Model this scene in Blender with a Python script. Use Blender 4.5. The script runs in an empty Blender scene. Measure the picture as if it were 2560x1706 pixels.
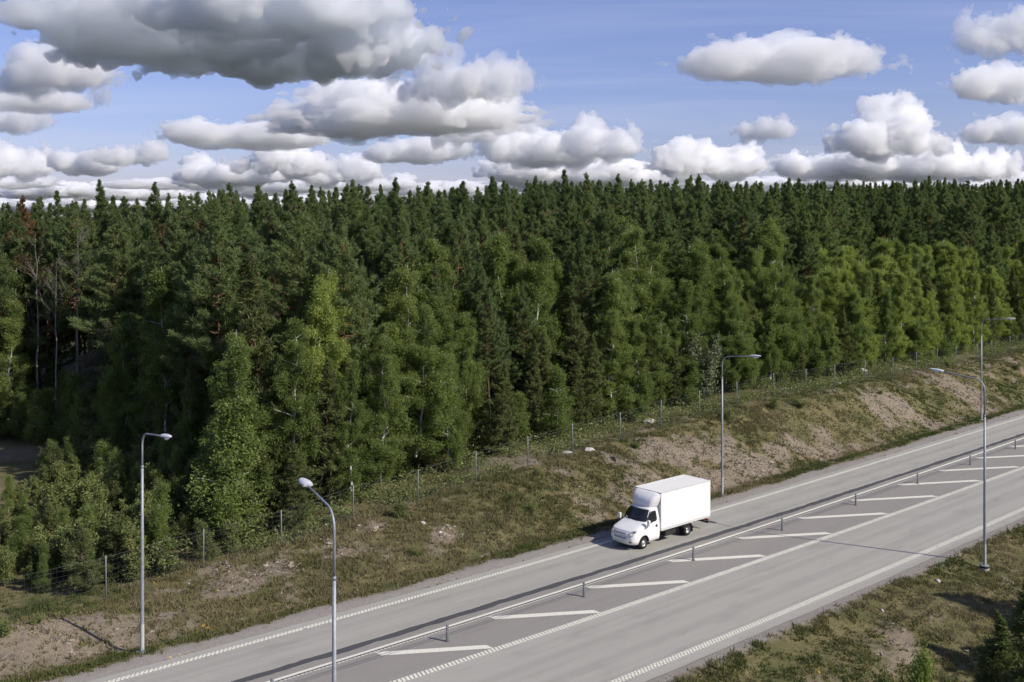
import bpy, bmesh, math, random
import numpy as np
from mathutils import Vector, Matrix

# ------------------------------------------------------------------ scene, camera
SC = bpy.context.scene
COL = SC.collection
CAM_H = 19.3            # camera height above the road
FPX = 2622.0            # focal length in pixels of a 2560 wide frame
HOR = 560.0             # image row of the horizon (camera is level, lens shifted down)
cam_data = bpy.data.cameras.new('camera')
cam = bpy.data.objects.new('camera', cam_data)
COL.objects.link(cam)
cam.location = (0, 0, CAM_H)
cam.rotation_euler = (math.radians(90), 0, 0)
cam_data.sensor_width = 36.0
cam_data.lens = 36.0 * FPX / 2560.0
cam_data.shift_y = (HOR - 853.0) / 2560.0
cam_data.clip_start = 0.5
cam_data.clip_end = 90000
SC.camera = cam

# ------------------------------------------------------------------ world: sky and clouds
SUN_EL = math.radians(38.0)
SUN_AZ = math.atan2(0.895, -0.445)          # clockwise from +Y, seen from above
world = bpy.data.worlds.new('World')
SC.world = world
world.use_nodes = True
WT = world.node_tree
WT.nodes.clear()


class X:
    """a node socket with arithmetic"""
    def __init__(self, tree, sock):
        self.t, self.s = tree, sock

    def _m(self, op, *args, clamp=False):
        n = self.t.nodes.new('ShaderNodeMath')
        n.operation = op
        n.use_clamp = clamp
        for i, a in enumerate((self,) + args):
            if isinstance(a, X):
                self.t.links.new(a.s, n.inputs[i])
            else:
                n.inputs[i].default_value = a
        return X(self.t, n.outputs[0])

    def __add__(self, o): return self._m('ADD', o)
    def __radd__(self, o): return self._m('ADD', o)
    def __sub__(self, o): return self._m('SUBTRACT', o)
    def __rsub__(self, o): return (self * -1.0) + o
    def __mul__(self, o): return self._m('MULTIPLY', o)
    def __rmul__(self, o): return self._m('MULTIPLY', o)
    def __truediv__(self, o): return self._m('DIVIDE', o)
    def mx(self, o): return self._m('MAXIMUM', o)
    def mn(self, o): return self._m('MINIMUM', o)
    def smin(self, o, d): return self._m('SMOOTH_MIN', o, d)
    def clamp(self): return self._m('ADD', 0.0, clamp=True)
    def pw(self, o): return self._m('POWER', o)
    def abs(self): return self._m('ABSOLUTE')

    def step(self, lo, hi, interp='SMOOTHSTEP'):
        n = self.t.nodes.new('ShaderNodeMapRange')
        n.interpolation_type = interp
        n.clamp = True
        self.t.links.new(self.s, n.inputs['Value'])
        n.inputs['From Min'].default_value = lo
        n.inputs['From Max'].default_value = hi
        return X(self.t, n.outputs['Result'])


def vmath(t, op, a, b=None, c=None):
    n = t.nodes.new('ShaderNodeVectorMath')
    n.operation = op
    for i, v in enumerate((a, b, c)):
        if v is None:
            continue
        if isinstance(v, X):
            t.links.new(v.s, n.inputs[i])
        else:
            n.inputs[i].default_value = v
    return X(t, n.outputs['Value'] if op in ('LENGTH', 'DOT_PRODUCT', 'DISTANCE') else n.outputs['Vector'])


def combine(t, x, y, z):
    n = t.nodes.new('ShaderNodeCombineXYZ')
    for i, v in enumerate((x, y, z)):
        if isinstance(v, X):
            t.links.new(v.s, n.inputs[i])
        else:
            n.inputs[i].default_value = v
    return X(t, n.outputs[0])


def noise(t, vec, scale, detail=4.0, rough=0.55, lac=2.0, dist=0.0):
    n = t.nodes.new('ShaderNodeTexNoise')
    n.inputs['Scale'].default_value = scale
    n.inputs['Detail'].default_value = detail
    n.inputs['Roughness'].default_value = rough
    n.inputs['Lacunarity'].default_value = lac
    n.inputs['Distortion'].default_value = dist
    if vec is not None:
        t.links.new(vec.s, n.inputs['Vector'])
    return X(t, n.outputs['Fac'])


def mixc(t, fac, a, b, blend='MIX'):
    n = t.nodes.new('ShaderNodeMix')
    n.data_type = 'RGBA'
    n.blend_type = blend
    for v, s in ((fac, n.inputs['Factor']), (a, n.inputs['A']), (b, n.inputs['B'])):
        sock = s
        if v is fac:
            sock = n.inputs[0]
        elif v is a:
            sock = n.inputs[6]
        else:
            sock = n.inputs[7]
        if isinstance(v, X):
            t.links.new(v.s, sock)
        elif isinstance(v, tuple) and len(v) == 3:
            sock.default_value = (*v, 1)
        else:
            sock.default_value = v
    return X(t, n.outputs[2])


def build_world():
    t = WT
    tc = t.nodes.new('ShaderNodeTexCoord')
    sep = t.nodes.new('ShaderNodeSeparateXYZ')
    t.links.new(tc.outputs['Generated'], sep.inputs[0])
    dx, dy, dz = (X(t, sep.outputs[i]) for i in range(3))
    sk = t.nodes.new('ShaderNodeTexSky')
    sk.sky_type = 'NISHITA'
    sk.sun_disc = False
    sk.sun_elevation = SUN_EL
    sk.sun_rotation = SUN_AZ
    sk.altitude = 100
    sk.air_density = 1.0
    sk.dust_density = 0.8
    sk.ozone_density = 6.0
    skc = mixc(t, 1.0, X(t, sk.outputs[0]), SKY_TINT, 'MULTIPLY')
    # thin high veil of ice cloud, a sheet seen in perspective from below
    inv = (dz.abs() + 0.06)._m('POWER', -1.0)
    st = combine(t, dx * inv * 0.35, dy * inv * 1.0, 0.0)
    cir = noise(t, st, 0.75, 5.0, 0.62, dist=0.6).step(0.40, 0.80)
    col = mixc(t, cir * 0.34, skc, (5.0, 5.2, 6.8))
    bg = t.nodes.new('ShaderNodeBackground')
    bg.inputs['Strength'].default_value = 0.10
    t.links.new(col.s, bg.inputs['Color'])
    out_n = t.nodes.new('ShaderNodeOutputWorld')
    t.links.new(bg.outputs[0], out_n.inputs['Surface'])


SKY_TINT = (1.03, 0.83, 0.98)
build_world()
world.cycles.sampling_method = 'NONE'

sun_data = bpy.data.lights.new('sun', 'SUN')
sun_data.energy = 4.0
sun_data.angle = math.radians(0.53)
sun_data.color = (1.0, 0.945, 0.83)
sun = bpy.data.objects.new('sun', sun_data)
COL.objects.link(sun)
to_sun = Vector((math.sin(SUN_AZ) * math.cos(SUN_EL), math.cos(SUN_AZ) * math.cos(SUN_EL), math.sin(SUN_EL)))
sun.rotation_euler = to_sun.to_track_quat('Z', 'Y').to_euler()
sun.location = to_sun * 300

SC.view_settings.view_transform = 'Standard'
SC.view_settings.look = 'None'
SC.view_settings.gamma = 1.0
SC.view_settings.use_curve_mapping = False
SC.view_settings.exposure = 0.42
SC.cycles.use_denoising = True
SC.cycles.denoiser = 'OPENIMAGEDENOISE'
SC.cycles.denoising_input_passes = 'RGB_ALBEDO_NORMAL'
SC.cycles.denoising_prefilter = 'ACCURATE'
SC.cycles.use_adaptive_sampling = True
SC.cycles.adaptive_threshold = 0.025
SC.cycles.adaptive_min_samples = 32
SC.cycles.max_bounces = 22
SC.cycles.volume_bounces = 20
SC.cycles.transmission_bounces = 4
SC.cycles.diffuse_bounces = 3
SC.cycles.glossy_bounces = 3
SC.cycles.transparent_max_bounces = 22
SC.cycles.caustics_reflective = False
SC.cycles.caustics_refractive = False


# ------------------------------------------------------------------ helpers
def tag(o, label=None, cat=None, group=None, kind=None):
    if label:
        o['label'] = label
    if cat:
        o['category'] = cat
    if group:
        o['group'] = group
    if kind:
        o['kind'] = kind
    return o


def empty(name, loc=(0, 0, 0), rz=0.0):
    o = bpy.data.objects.new(name, None)
    o.empty_display_size = 0.2
    COL.objects.link(o)
    o.location = loc
    o.rotation_euler = (0, 0, rz)
    return o


def mesh_arrays(name, V, F, smooth=False, mat_idx=None):
    """V (n,3), F (m,3) or (m,4) -> mesh"""
    V = np.asarray(V, np.float32)
    F = np.asarray(F, np.int32)
    k = F.shape[1]
    me = bpy.data.meshes.new(name)
    me.vertices.add(len(V))
    me.vertices.foreach_set('co', V.ravel())
    me.loops.add(F.size)
    me.loops.foreach_set('vertex_index', F.ravel())
    me.polygons.add(len(F))
    me.polygons.foreach_set('loop_start', np.arange(0, F.size, k, dtype=np.int32))
    me.polygons.foreach_set('loop_total', np.full(len(F), k, np.int32))
    me.polygons.foreach_set('use_smooth', np.full(len(F), bool(smooth)))
    if mat_idx is not None:
        me.polygons.foreach_set('material_index', np.asarray(mat_idx, np.int32))
    me.update(calc_edges=True)
    return me


def obj(name, me, mats=None, parent=None, loc=None):
    o = bpy.data.objects.new(name, me)
    COL.objects.link(o)
    if mats is not None:
        for m in (mats if isinstance(mats, (list, tuple)) else [mats]):
            if len(me.materials) < (len(mats) if isinstance(mats, (list, tuple)) else 1):
                me.materials.append(m)
    if parent:
        o.parent = parent
    if loc is not None:
        o.location = loc
    return o


def copy_tree(o, parent=None):
    c = o.copy()
    COL.objects.link(c)
    c.parent = parent
    for ch in list(o.children):
        copy_tree(ch, c)
    return c


def new_mat(name):
    m = bpy.data.materials.new(name)
    m.use_nodes = True
    t = m.node_tree
    t.nodes.clear()
    out = t.nodes.new('ShaderNodeOutputMaterial')
    return m, t, out


def principled(t, out, col, rough=0.8, metal=0.0, spec=0.3):
    b = t.nodes.new('ShaderNodeBsdfPrincipled')
    if isinstance(col, X):
        t.links.new(col.s, b.inputs['Base Color'])
    else:
        b.inputs['Base Color'].default_value = (*col, 1)
    if isinstance(rough, X):
        t.links.new(rough.s, b.inputs['Roughness'])
    else:
        b.inputs['Roughness'].default_value = rough
    b.inputs['Metallic'].default_value = metal
    b.inputs['Specular IOR Level'].default_value = spec
    if out is not None:
        t.links.new(b.outputs[0], out.inputs['Surface'])
    return b


def coords(t, which='Object'):
    return X(t, t.nodes.new('ShaderNodeTexCoord').outputs[which])


def sepxyz(t, v):
    n = t.nodes.new('ShaderNodeSeparateXYZ')
    t.links.new(v.s, n.inputs[0])
    return [X(t, n.outputs[i]) for i in range(3)]


def bump(t, bsdf, h, strength=0.3, dist=0.02):
    n = t.nodes.new('ShaderNodeBump')
    n.inputs['Strength'].default_value = strength
    n.inputs['Distance'].default_value = dist
    t.links.new(h.s, n.inputs['Height'])
    t.links.new(n.outputs[0], bsdf.inputs['Normal'])


def attr(t, name, out='Fac'):
    n = t.nodes.new('ShaderNodeAttribute')
    n.attribute_name = name
    return X(t, n.outputs[out])


def plain(name, col, rough=0.6, metal=0.0, spec=0.4, var=0.08, scale=6.0):
    """one colour with a little soiling"""
    m, t, out = new_mat(name)
    n = noise(t, coords(t), scale, 4.0, 0.6)
    c = mixc(t, n.step(0.3, 0.7), tuple(c * (1 - var) for c in col), tuple(min(1, c * (1 + var)) for c in col))
    principled(t, out, c, rough, metal, spec)
    return m


# ------------------------------------------------------------------ clouds: real bodies in the air, lit by the sun
def band_noise(n, lam, seed):
    """periodic 3-D noise with features lam cells across"""
    r = np.random.default_rng(seed)
    f = np.fft.rfftn(r.standard_normal((n, n, n)).astype(np.float32))
    kx = np.fft.fftfreq(n)[:, None, None]
    ky = np.fft.fftfreq(n)[None, :, None]
    kz = np.fft.rfftfreq(n)[None, None, :]
    k = np.sqrt(kx * kx + ky * ky + kz * kz)
    k0 = 1.0 / lam
    f *= np.exp(-((k - k0) / (0.38 * k0)) ** 2)
    v = np.fft.irfftn(f, s=(n, n, n)).astype(np.float32)
    return v / v.std()


NB = [(band_noise(72, lam, 11 + i), w) for i, (lam, w) in enumerate(((36, 0.100), (17, 0.062), (8, 0.050), (4.2, 0.036)))]


def surface_nets(F, h, org):
    s = F > 0
    nx, ny, nz = F.shape
    cnt = np.zeros((nx - 1, ny - 1, nz - 1), np.float32)
    acc = np.zeros((nx - 1, ny - 1, nz - 1, 3), np.float32)
    cor = [(i, j, k) for i in (0, 1) for j in (0, 1) for k in (0, 1)]

    def sl(A, c):
        return A[c[0]:nx - 1 + c[0], c[1]:ny - 1 + c[1], c[2]:nz - 1 + c[2]]
    for a in cor:
        for ax in range(3):
            if a[ax]:
                continue
            b = list(a)
            b[ax] = 1
            fa, fb = sl(F, a), sl(F, b)
            m = (fa > 0) != (fb > 0)
            tt = np.where(m, fa / np.where(m, fa - fb, 1), 0)
            cnt += m
            for q in range(3):
                acc[..., q] += m * (a[q] + (tt if q == ax else 0))
    act = cnt > 0
    idx = -np.ones(act.shape, np.int64)
    idx[act] = np.arange(act.sum())
    ijk = np.argwhere(act)
    V = (ijk + acc[act] / cnt[act][:, None]) * h + np.asarray(org)
    quads = []
    for ax in range(3):
        A = np.moveaxis(s, ax, 0)
        I = np.moveaxis(idx, ax, 0)
        lo, hi = A[:-1, 1:-1, 1:-1], A[1:, 1:-1, 1:-1]
        ch = lo != hi
        q = np.stack([I[:, :-1, :-1][ch], I[:, 1:, :-1][ch], I[:, 1:, 1:][ch], I[:, :-1, 1:][ch]], 1)
        fl = lo[ch]
        if ax == 1:
            fl = ~fl
        q[~fl] = q[~fl][:, ::-1]
        quads.append(q)
    Q = np.concatenate(quads)
    return V, Q[(Q >= 0).all(1)]


def cloud_field(lumps, dims, res, seed, flat=0.0, rag=1.0, fine=1.0):
    """lumps: (x, y, z, rx, ry, rz) in units of the cloud's width; dims: half x, half y, height"""
    h = 2 * dims[0] / res
    xs = np.arange(-dims[0], dims[0] + h, h, dtype=np.float32)
    ys = np.arange(-dims[1], dims[1] + h, h, dtype=np.float32)
    zs = np.arange(-0.16, dims[2] + h, h, dtype=np.float32)
    Xg, Yg, Zg = np.meshgrid(xs, ys, zs, indexing='ij')
    F = np.full(Xg.shape, -9.0, np.float32)
    for (x, y, z, a, b, c) in lumps:
        r = np.sqrt(((Xg - x) / a) ** 2 + ((Yg - y) / b) ** 2 + ((Zg - z) / c) ** 2)
        d = (1 - r) * min(a, b, c) * 2.2
        F = np.maximum(F, d) + 0.03 * np.exp(-((F - d) / 0.05) ** 2)
    r = np.random.default_rng(seed)
    soft = np.clip(0.75 + Zg / (0.6 * dims[2]), 0.75, 1.0)      # bases are smoother than the tops
    ref = min(1.0, dims[2] * 2.2)
    for bi, (nb, w) in enumerate(NB):
        w = w * (fine if bi > 1 else 1.0)
        o = r.integers(0, 72, 3)
        ii = (np.arange(len(xs)) + o[0]) % 72
        jj = (np.arange(len(ys)) + o[1]) % 72
        kk = (np.arange(len(zs)) + o[2]) % 72
        n = nb[np.ix_(ii, jj, kk)]
        F += (np.abs(n) - 0.75) * w * soft * rag * ref
    F -= np.clip((flat + 0.04 - Zg) / 0.05, 0, 50) * 0.012
    F[[0, -1]] = -1
    F[:, [0, -1]] = -1
    F[:, :, [0, -1]] = -1
    return F, h, (xs[0], ys[0], zs[0])


def cloud_material(name, density, col=(0.9985, 0.9990, 0.9998), g=0.30):
    """a body of water droplets: it scatters light; col takes out a little red in place of blue skylight"""
    m, t, out = new_mat(name)
    v = t.nodes.new('ShaderNodeVolumePrincipled')
    v.inputs['Color'].default_value = (*col, 1)
    v.inputs['Density'].default_value = density
    v.inputs['Anisotropy'].default_value = g
    t.links.new(v.outputs[0], out.inputs['Volume'])
    return m


M_CLOUD = cloud_material('cloud_body', 0.028)
M_GREY = cloud_material('cloud_thick', 0.055, (0.980, 0.988, 0.999), 0.6)  # bluish colour stands in for skylight on the grey base


def cloud_proto(name, lumps, dims, res, seed, flat=0.0, rag=1.0, mat=None):
    F, h, org = cloud_field(lumps, dims, res, seed, flat, rag)
    V, Q = surface_nets(F, h, org)
    core = mesh_arrays(name, V, Q, True)
    core.materials.append(mat or M_CLOUD)
    return [core]


CLOUD_ALT = 420.0


def place_cloud(proto, px, base, w, h, label, group=None, depth=1.0, width_units=1.0, height_units=1.0, rz=0.0, alt=CLOUD_ALT, flip=False):
    """px, base: where its base shows in the photograph; w, h: size there in pixels"""
    e = max(HOR - base, 30) / FPX
    D = alt / e
    o = bpy.data.objects.new('cloud', proto[0])
    COL.objects.link(o)
    o.location = ((px - 1280) / FPX * D, D, CAM_H + alt)
    o.rotation_euler = (0, 0, rz)
    k = D / FPX
    sx = w * k / width_units
    sz = h * k / height_units
    o.scale = (sx * (-1 if flip else 1), sx * depth, sz)
    tag(o, label, 'cloud', group)
    return o


def lumps_rand(seed, n, hx, hy, top, profile):
    r = np.random.default_rng(seed)
    L = []
    for i in range(n):
        x = r.uniform(-1, 1) * hx
        y = r.uniform(-1, 1) * hy
        t = profile(x / hx) * (1 - 0.5 * abs(y / hy))
        rr = r.uniform(0.09, 0.15)
        L.append((x, y, max(0.04, top * t * r.uniform(0.35, 0.85)), rr * 1.2, rr * 1.2, rr))
    L.append((0, 0, 0.03, hx, hy, 0.07))
    for i in range(5):
        L.append((r.uniform(-.8, .8) * hx, r.uniform(-.8, .8) * hy, r.uniform(-0.05, 0.02), r.uniform(.07, .15), r.uniform(.07, .13), r.uniform(.04, .08)))
    return L


ORD = ('first second third fourth fifth sixth seventh eighth ninth tenth eleventh twelfth thirteenth fourteenth fifteenth sixteenth '
       'seventeenth eighteenth nineteenth twentieth twenty-first twenty-second twenty-third twenty-fourth').split()


def build_clouds():
    P = []
    prof = [lambda u: 1 - 0.6 * u * u, lambda u: max(0.2, 0.7 + 0.5 * u - 0.5 * u * u), lambda u: 0.6 + 0.4 * math.sin(u * 5),
            lambda u: 1 - abs(u) * 0.8, lambda u: 1 - 0.6 * abs(u), lambda u: max(0.25, 0.8 - 0.6 * u), lambda u: 0.7 + 0.3 * math.cos(u * 7), lambda u: 1 - 0.3 * u * u]
    spec_p = [(16, .36, .22, .36), (14, .38, .20, .30), (18, .40, .22, .26), (12, .34, .20, .42), (12, .40, .20, .16), (15, .38, .22, .28), (20, .42, .22, .24), (14, .36, .22, .33)]
    for i, ((n, hx, hy, top), pf) in enumerate(zip(spec_p, prof)):
        P.append(cloud_proto('cumulus', lumps_rand(1 + i, n, hx, hy, top, pf), (hx + .24, hy + .2, top + .16), 88, 1 + i))
    SZ = (0.40, 0.36, 0.31, 0.46, 0.20, 0.33, 0.29, 0.38)
    WU = (0.86, 0.90, 0.94, 0.82, 0.94, 0.90, 0.98, 0.86)
    spec = [
        (1, 1955, 178, 520, 130, 'long white cumulus alone in blue sky, above the lorry and upper right'),
        (0, 1765, 428, 330, 100, 'broad white cumulus with grey base above the treetops behind the lorry'),
        (2, 2065, 432, 260, 66, 'low white cumulus between the broad one and the towering one at right'),
        (3, 2240, 368, 300, 150, 'towering bright cumulus at right above the two right street lamps'),
        (2, 2265, 428, 340, 80, 'grey based cumulus right under the towering one at right'),
        (4, 1916, 334, 150, 44, 'small flat white cloud between long cumulus and treetops'),
        (1, 2500, 232, 330, 105, 'puffy white cloud at the right edge, second from the top'),
        (0, 2520, 118, 260, 125, 'white cloud in the top right corner'),
        (1, 2520, 342, 230, 80, 'white cloud at the right edge beside the towering cumulus'),
        (2, 2450, 432, 220, 74, 'low broken white cloud at the right edge over the treetops'),
        (0, 1500, 384, 210, 96, 'bright rounded cumulus over the middle treetops'),
        (2, 1360, 392, 300, 100, 'grey and white cloud left of the rounded cumulus over the middle'),
        (2, 1440, 448, 460, 70, 'wide pale cloud bank just above the middle treetops'),
        (3, 1090, 235, 210, 150, 'tall white cloud head right of the big dark cloud'),
        (1, 1235, 225, 220, 125, 'white cloud shoulder pointing right, beside the tall cloud head'),
        (0, 1000, 312, 640, 150, 'wide lit cloud with grey base right below the big dark cloud'),
        (3, 965, 190, 90, 110, 'narrow white cloud tuft at the dark cloud right edge'),
        (4, 1165, 338, 190, 58, 'small white cloud under the wide lit cloud'),
        (1, 1050, 392, 280, 72, 'flat based white cloud over the treetops, left of middle'),
        (0, 850, 448, 230, 78, 'bright round cloud over the treetops, left of middle'),
        (3, 700, 422, 230, 105, 'white heaped cloud below the dark cloud'),
        (2, 590, 448, 300, 62, 'low grey white cloud left of the heaped one'),
        (2, 620, 352, 420, 66, 'grey ragged cloud strip under the dark cloud'),
        (1, 325, 402, 160, 60, 'small white cloud at left over the treetops'),
        (2, 215, 420, 220, 60, 'broken cloud at left, second from the edge over the treetops'),
        (0, 35, 430, 190, 95, 'white cloud at the left edge over the treetops'),
        (1, 40, 318, 190, 76, 'white cloud at the left edge, under the grey one'),
        (0, 130, 208, 330, 140, 'grey cloud with a bright left rim, left of the dark cloud'),
        (2, 60, 262, 330, 60, 'grey flat cloud below the bright rimmed one at left'),
        (4, 255, 248, 62, 40, 'tiny white cloud alone below the dark cloud left end'),
    ]
    for i, (k, px, base, w, h, lab) in enumerate(spec):
        k = {0: (0, 7, 5)[i % 3], 1: (1, 5)[i % 2], 2: (2, 6)[i % 2]}.get(k, k)
        place_cloud(P[k], px, base, w * 0.90, h * 0.92, lab, 'fair weather clouds over the forest', 0.6, WU[k], SZ[k], rz=0.35 * math.sin(i * 2.3), flip=(i % 4 == 3))
    # a far bank along the horizon
    r = random.Random(4)
    for i in range(22):
        px = -120 + i * 132 + r.uniform(-40, 40)
        k = r.choice((0, 1, 2, 4, 5, 6, 7))
        place_cloud(P[k], px, r.uniform(462, 492), r.uniform(170, 330), r.uniform(26, 46), 'low cloud in the far bank over the treetops, ' + ORD[i] + ' from the left', 'far cloud bank', 0.5, WU[k], SZ[k], rz=r.uniform(-0.4, 0.4), flip=r.random() < 0.5)
    for i in range(9):
        k = r.choice((1, 2, 4, 6))
        place_cloud(P[k], -60 + i * 105 + r.uniform(-30, 30), r.uniform(516, 527), r.uniform(190, 300), r.uniform(24, 36), 'farthest low cloud at the left horizon behind the treetops, ' + ORD[i] + ' from the left', 'far cloud bank', 0.5, WU[k], SZ[k], rz=r.uniform(-0.4, 0.4), flip=r.random() < 0.5)
    # the big grey cloud, seen from below
    rr = np.random.default_rng(9)
    L = [(0, 0, .08, .40, .36, .07), (-.28, -.08, .08, .22, .30, .06), (.26, -.05, .09, .22, .28, .06), (-.02, .20, .07, .28, .20, .06)]
    for i in range(46):
        x, y = rr.uniform(-.46, .46), rr.uniform(-.40, .42)
        q = rr.uniform(.05, .12)
        L.append((x, y, rr.uniform(.02, .13), q * rr.uniform(.8, 1.6), q * rr.uniform(.8, 1.6), q * rr.uniform(.45, .8)))
    pr = cloud_proto('stratocumulus', L, (.80, .72, .34), 124, 21, -0.06, 1.0, M_GREY)
    o = place_cloud(pr, 610, 138, 720, 190, 'big dark grey cloud filling the upper left sky', None, 1.25, 1.0, 0.26)
    return o


build_clouds()


# ------------------------------------------------------------------ road frame: s runs along the road (away, to the right), d across it
TH0, K0, DK0 = 0.71656, 0.851e-3, -1.2609e-5
RO = np.array([0.0, 62.0])
_ss = np.arange(-400.0, 900.0, 0.1)
_sc = np.clip(_ss, -80.0, 67.0)
_aa = TH0 + K0 * _sc + DK0 * _sc ** 2 / 2
_cx = np.cumsum(np.cos(_aa)) * 0.1
_cy = np.cumsum(np.sin(_aa)) * 0.1
_i0 = int(round(400 / 0.1))
_cx += RO[0] - _cx[_i0]
_cy += RO[1] - _cy[_i0]


def heading(s):
    return np.interp(np.clip(s, -400, 899), _ss, _aa)


def rc(s, d):
    """road coordinates -> world x, y"""
    s = np.asarray(s, float)
    d = np.asarray(d, float)
    sc = np.clip(s, -399.0, 899.0)
    a = np.interp(sc, _ss, _aa)
    x = np.interp(sc, _ss, _cx) + (s - sc) * np.cos(a)
    y = np.interp(sc, _ss, _cy) + (s - sc) * np.sin(a)
    dc = np.clip(d, -150, 150)
    a0 = 0.74
    return x - np.sin(a) * dc - np.sin(a0) * (d - dc), y + np.cos(a) * dc + np.cos(a0) * (d - dc)


def to_sd(x, y):
    """world -> road coordinates (near the road)"""
    x = np.atleast_1d(np.asarray(x, float))
    y = np.atleast_1d(np.asarray(y, float))
    s = (x - RO[0]) * math.cos(TH0) + (y - RO[1]) * math.sin(TH0)
    for _ in range(6):
        sc = np.clip(s, -399, 899)
        a = np.interp(sc, _ss, _aa)
        px = np.interp(sc, _ss, _cx)
        py = np.interp(sc, _ss, _cy)
        s = sc + (x - px) * np.cos(a) + (y - py) * np.sin(a)
    a = np.interp(np.clip(s, -399, 899), _ss, _aa)
    px = np.interp(np.clip(s, -399, 899), _ss, _cx)
    py = np.interp(np.clip(s, -399, 899), _ss, _cy)
    return s, -(x - px) * np.sin(a) + (y - py) * np.cos(a)


def vnoise(x, y, seed=0, octaves=4, gain=0.55):
    """value noise in numpy, about 0..1"""
    x = np.asarray(x, float)
    y = np.asarray(y, float)
    out = np.zeros(np.broadcast(x, y).shape)
    amp, tot = 1.0, 0.0

    def hsh(i, j, k):
        n = (i * 374761393 + j * 668265263 + k * 2147483647 + seed * 974711) & 0xFFFFFFFF
        n = ((n ^ (n >> 13)) * 1274126177) & 0xFFFFFFFF
        return ((n ^ (n >> 16)) & 0xFFFF) / 65535.0
    for o in range(octaves):
        xi = np.floor(x).astype(np.int64)
        yi = np.floor(y).astype(np.int64)
        fx = x - xi
        fy = y - yi
        fx = fx * fx * (3 - 2 * fx)
        fy = fy * fy * (3 - 2 * fy)
        v = (hsh(xi, yi, o) * (1 - fx) + hsh(xi + 1, yi, o) * fx) * (1 - fy) + (hsh(xi, yi + 1, o) * (1 - fx) + hsh(xi + 1, yi + 1, o) * fx) * fy
        out += v * amp
        tot += amp
        amp *= gain
        x = x * 2.03 + 17.1
        y = y * 2.03 + 9.7
    return out / tot


def sstep(x, a, b):
    t = np.clip((np.asarray(x, float) - a) / (b - a), 0, 1)
    return t * t * (3 - 2 * t)


FENCE_D = 9.0
_fs = np.array([-60, -26, -20.6, -15.2, -10.3, -5.3, -0.3, 4.6, 9.5, 14, 19.2, 24.1, 29.1, 34.5, 40.1, 45.4, 50.6, 56.4, 62, 67.4, 80, 92, 130, 300])
_fz = np.array([-0.7, -0.6, -0.45, -0.05, 0.25, 0.9, 1.05, 1.6, 1.95, 2.3, 2.45, 2.95, 3.2, 3.3, 3.5, 3.45, 3.4, 3.2, 3.1, 3.2, 3.1, 3.2, 3.2, 3.0])


def ground_z(s, d):
    s = np.asarray(s, float)
    d = np.asarray(d, float)
    x, y = rc(s, d)
    zf = np.interp(s, _fs, _fz)
    z = np.zeros(np.broadcast(s, d).shape)
    # north bank
    t = sstep(d, 0.6, 8.4)
    ditch = -0.18 * np.exp(-((d - 0.9) / 0.9) ** 2)
    lump = (vnoise(x * 0.22, y * 0.22, 3, 3) - 0.5) * 0.9 + (vnoise(x * 0.9, y * 0.9, 4, 3) - 0.5) * 0.28
    north = t * zf + ditch + lump * (0.35 + 0.65 * sstep(s, -18, -6)) * sstep(d, 0.3, 3.0) * (1 - 0.5 * sstep(d, 7, 9) * (1 - sstep(d, 10, 13)))
    north = north + 1.05 * np.exp(-((s + 27.5) / 7.5) ** 2 - ((d - 4.9) / 2.1) ** 2)      # gravel mound at the left
    back = sstep(d, 10, 45)
    north = north * (1 - back) + back * (0.4 + 0.7 * np.clip(zf, -0.2, 4) + (vnoise(x * 0.05, y * 0.05, 5, 3) - 0.5) * 2.0)
    # south: falls away from the road towards the viewer
    dd = -(d + 17.5)
    south = -0.42 * sstep(dd, 0.2, 2.2) - 2.6 * sstep(dd, 2.0, 15) - 1.5 * sstep(dd, 10, 40)
    south = south + ((vnoise(x * 0.25, y * 0.25, 6, 3) - 0.5) * 0.6 + (vnoise(x * 1.1, y * 1.1, 7, 2) - 0.5) * 0.18) * sstep(dd, 0.5, 3)
    z = np.where(d > -1.0, north, np.where(d < -17.5, south, 0.0))
    # below the asphalt the sheet lies deeper
    road = sstep(d, -17.25, -17.05) * (1 - sstep(d, -2.05, -1.85))
    return z - 0.012 - 0.07 * road


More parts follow.
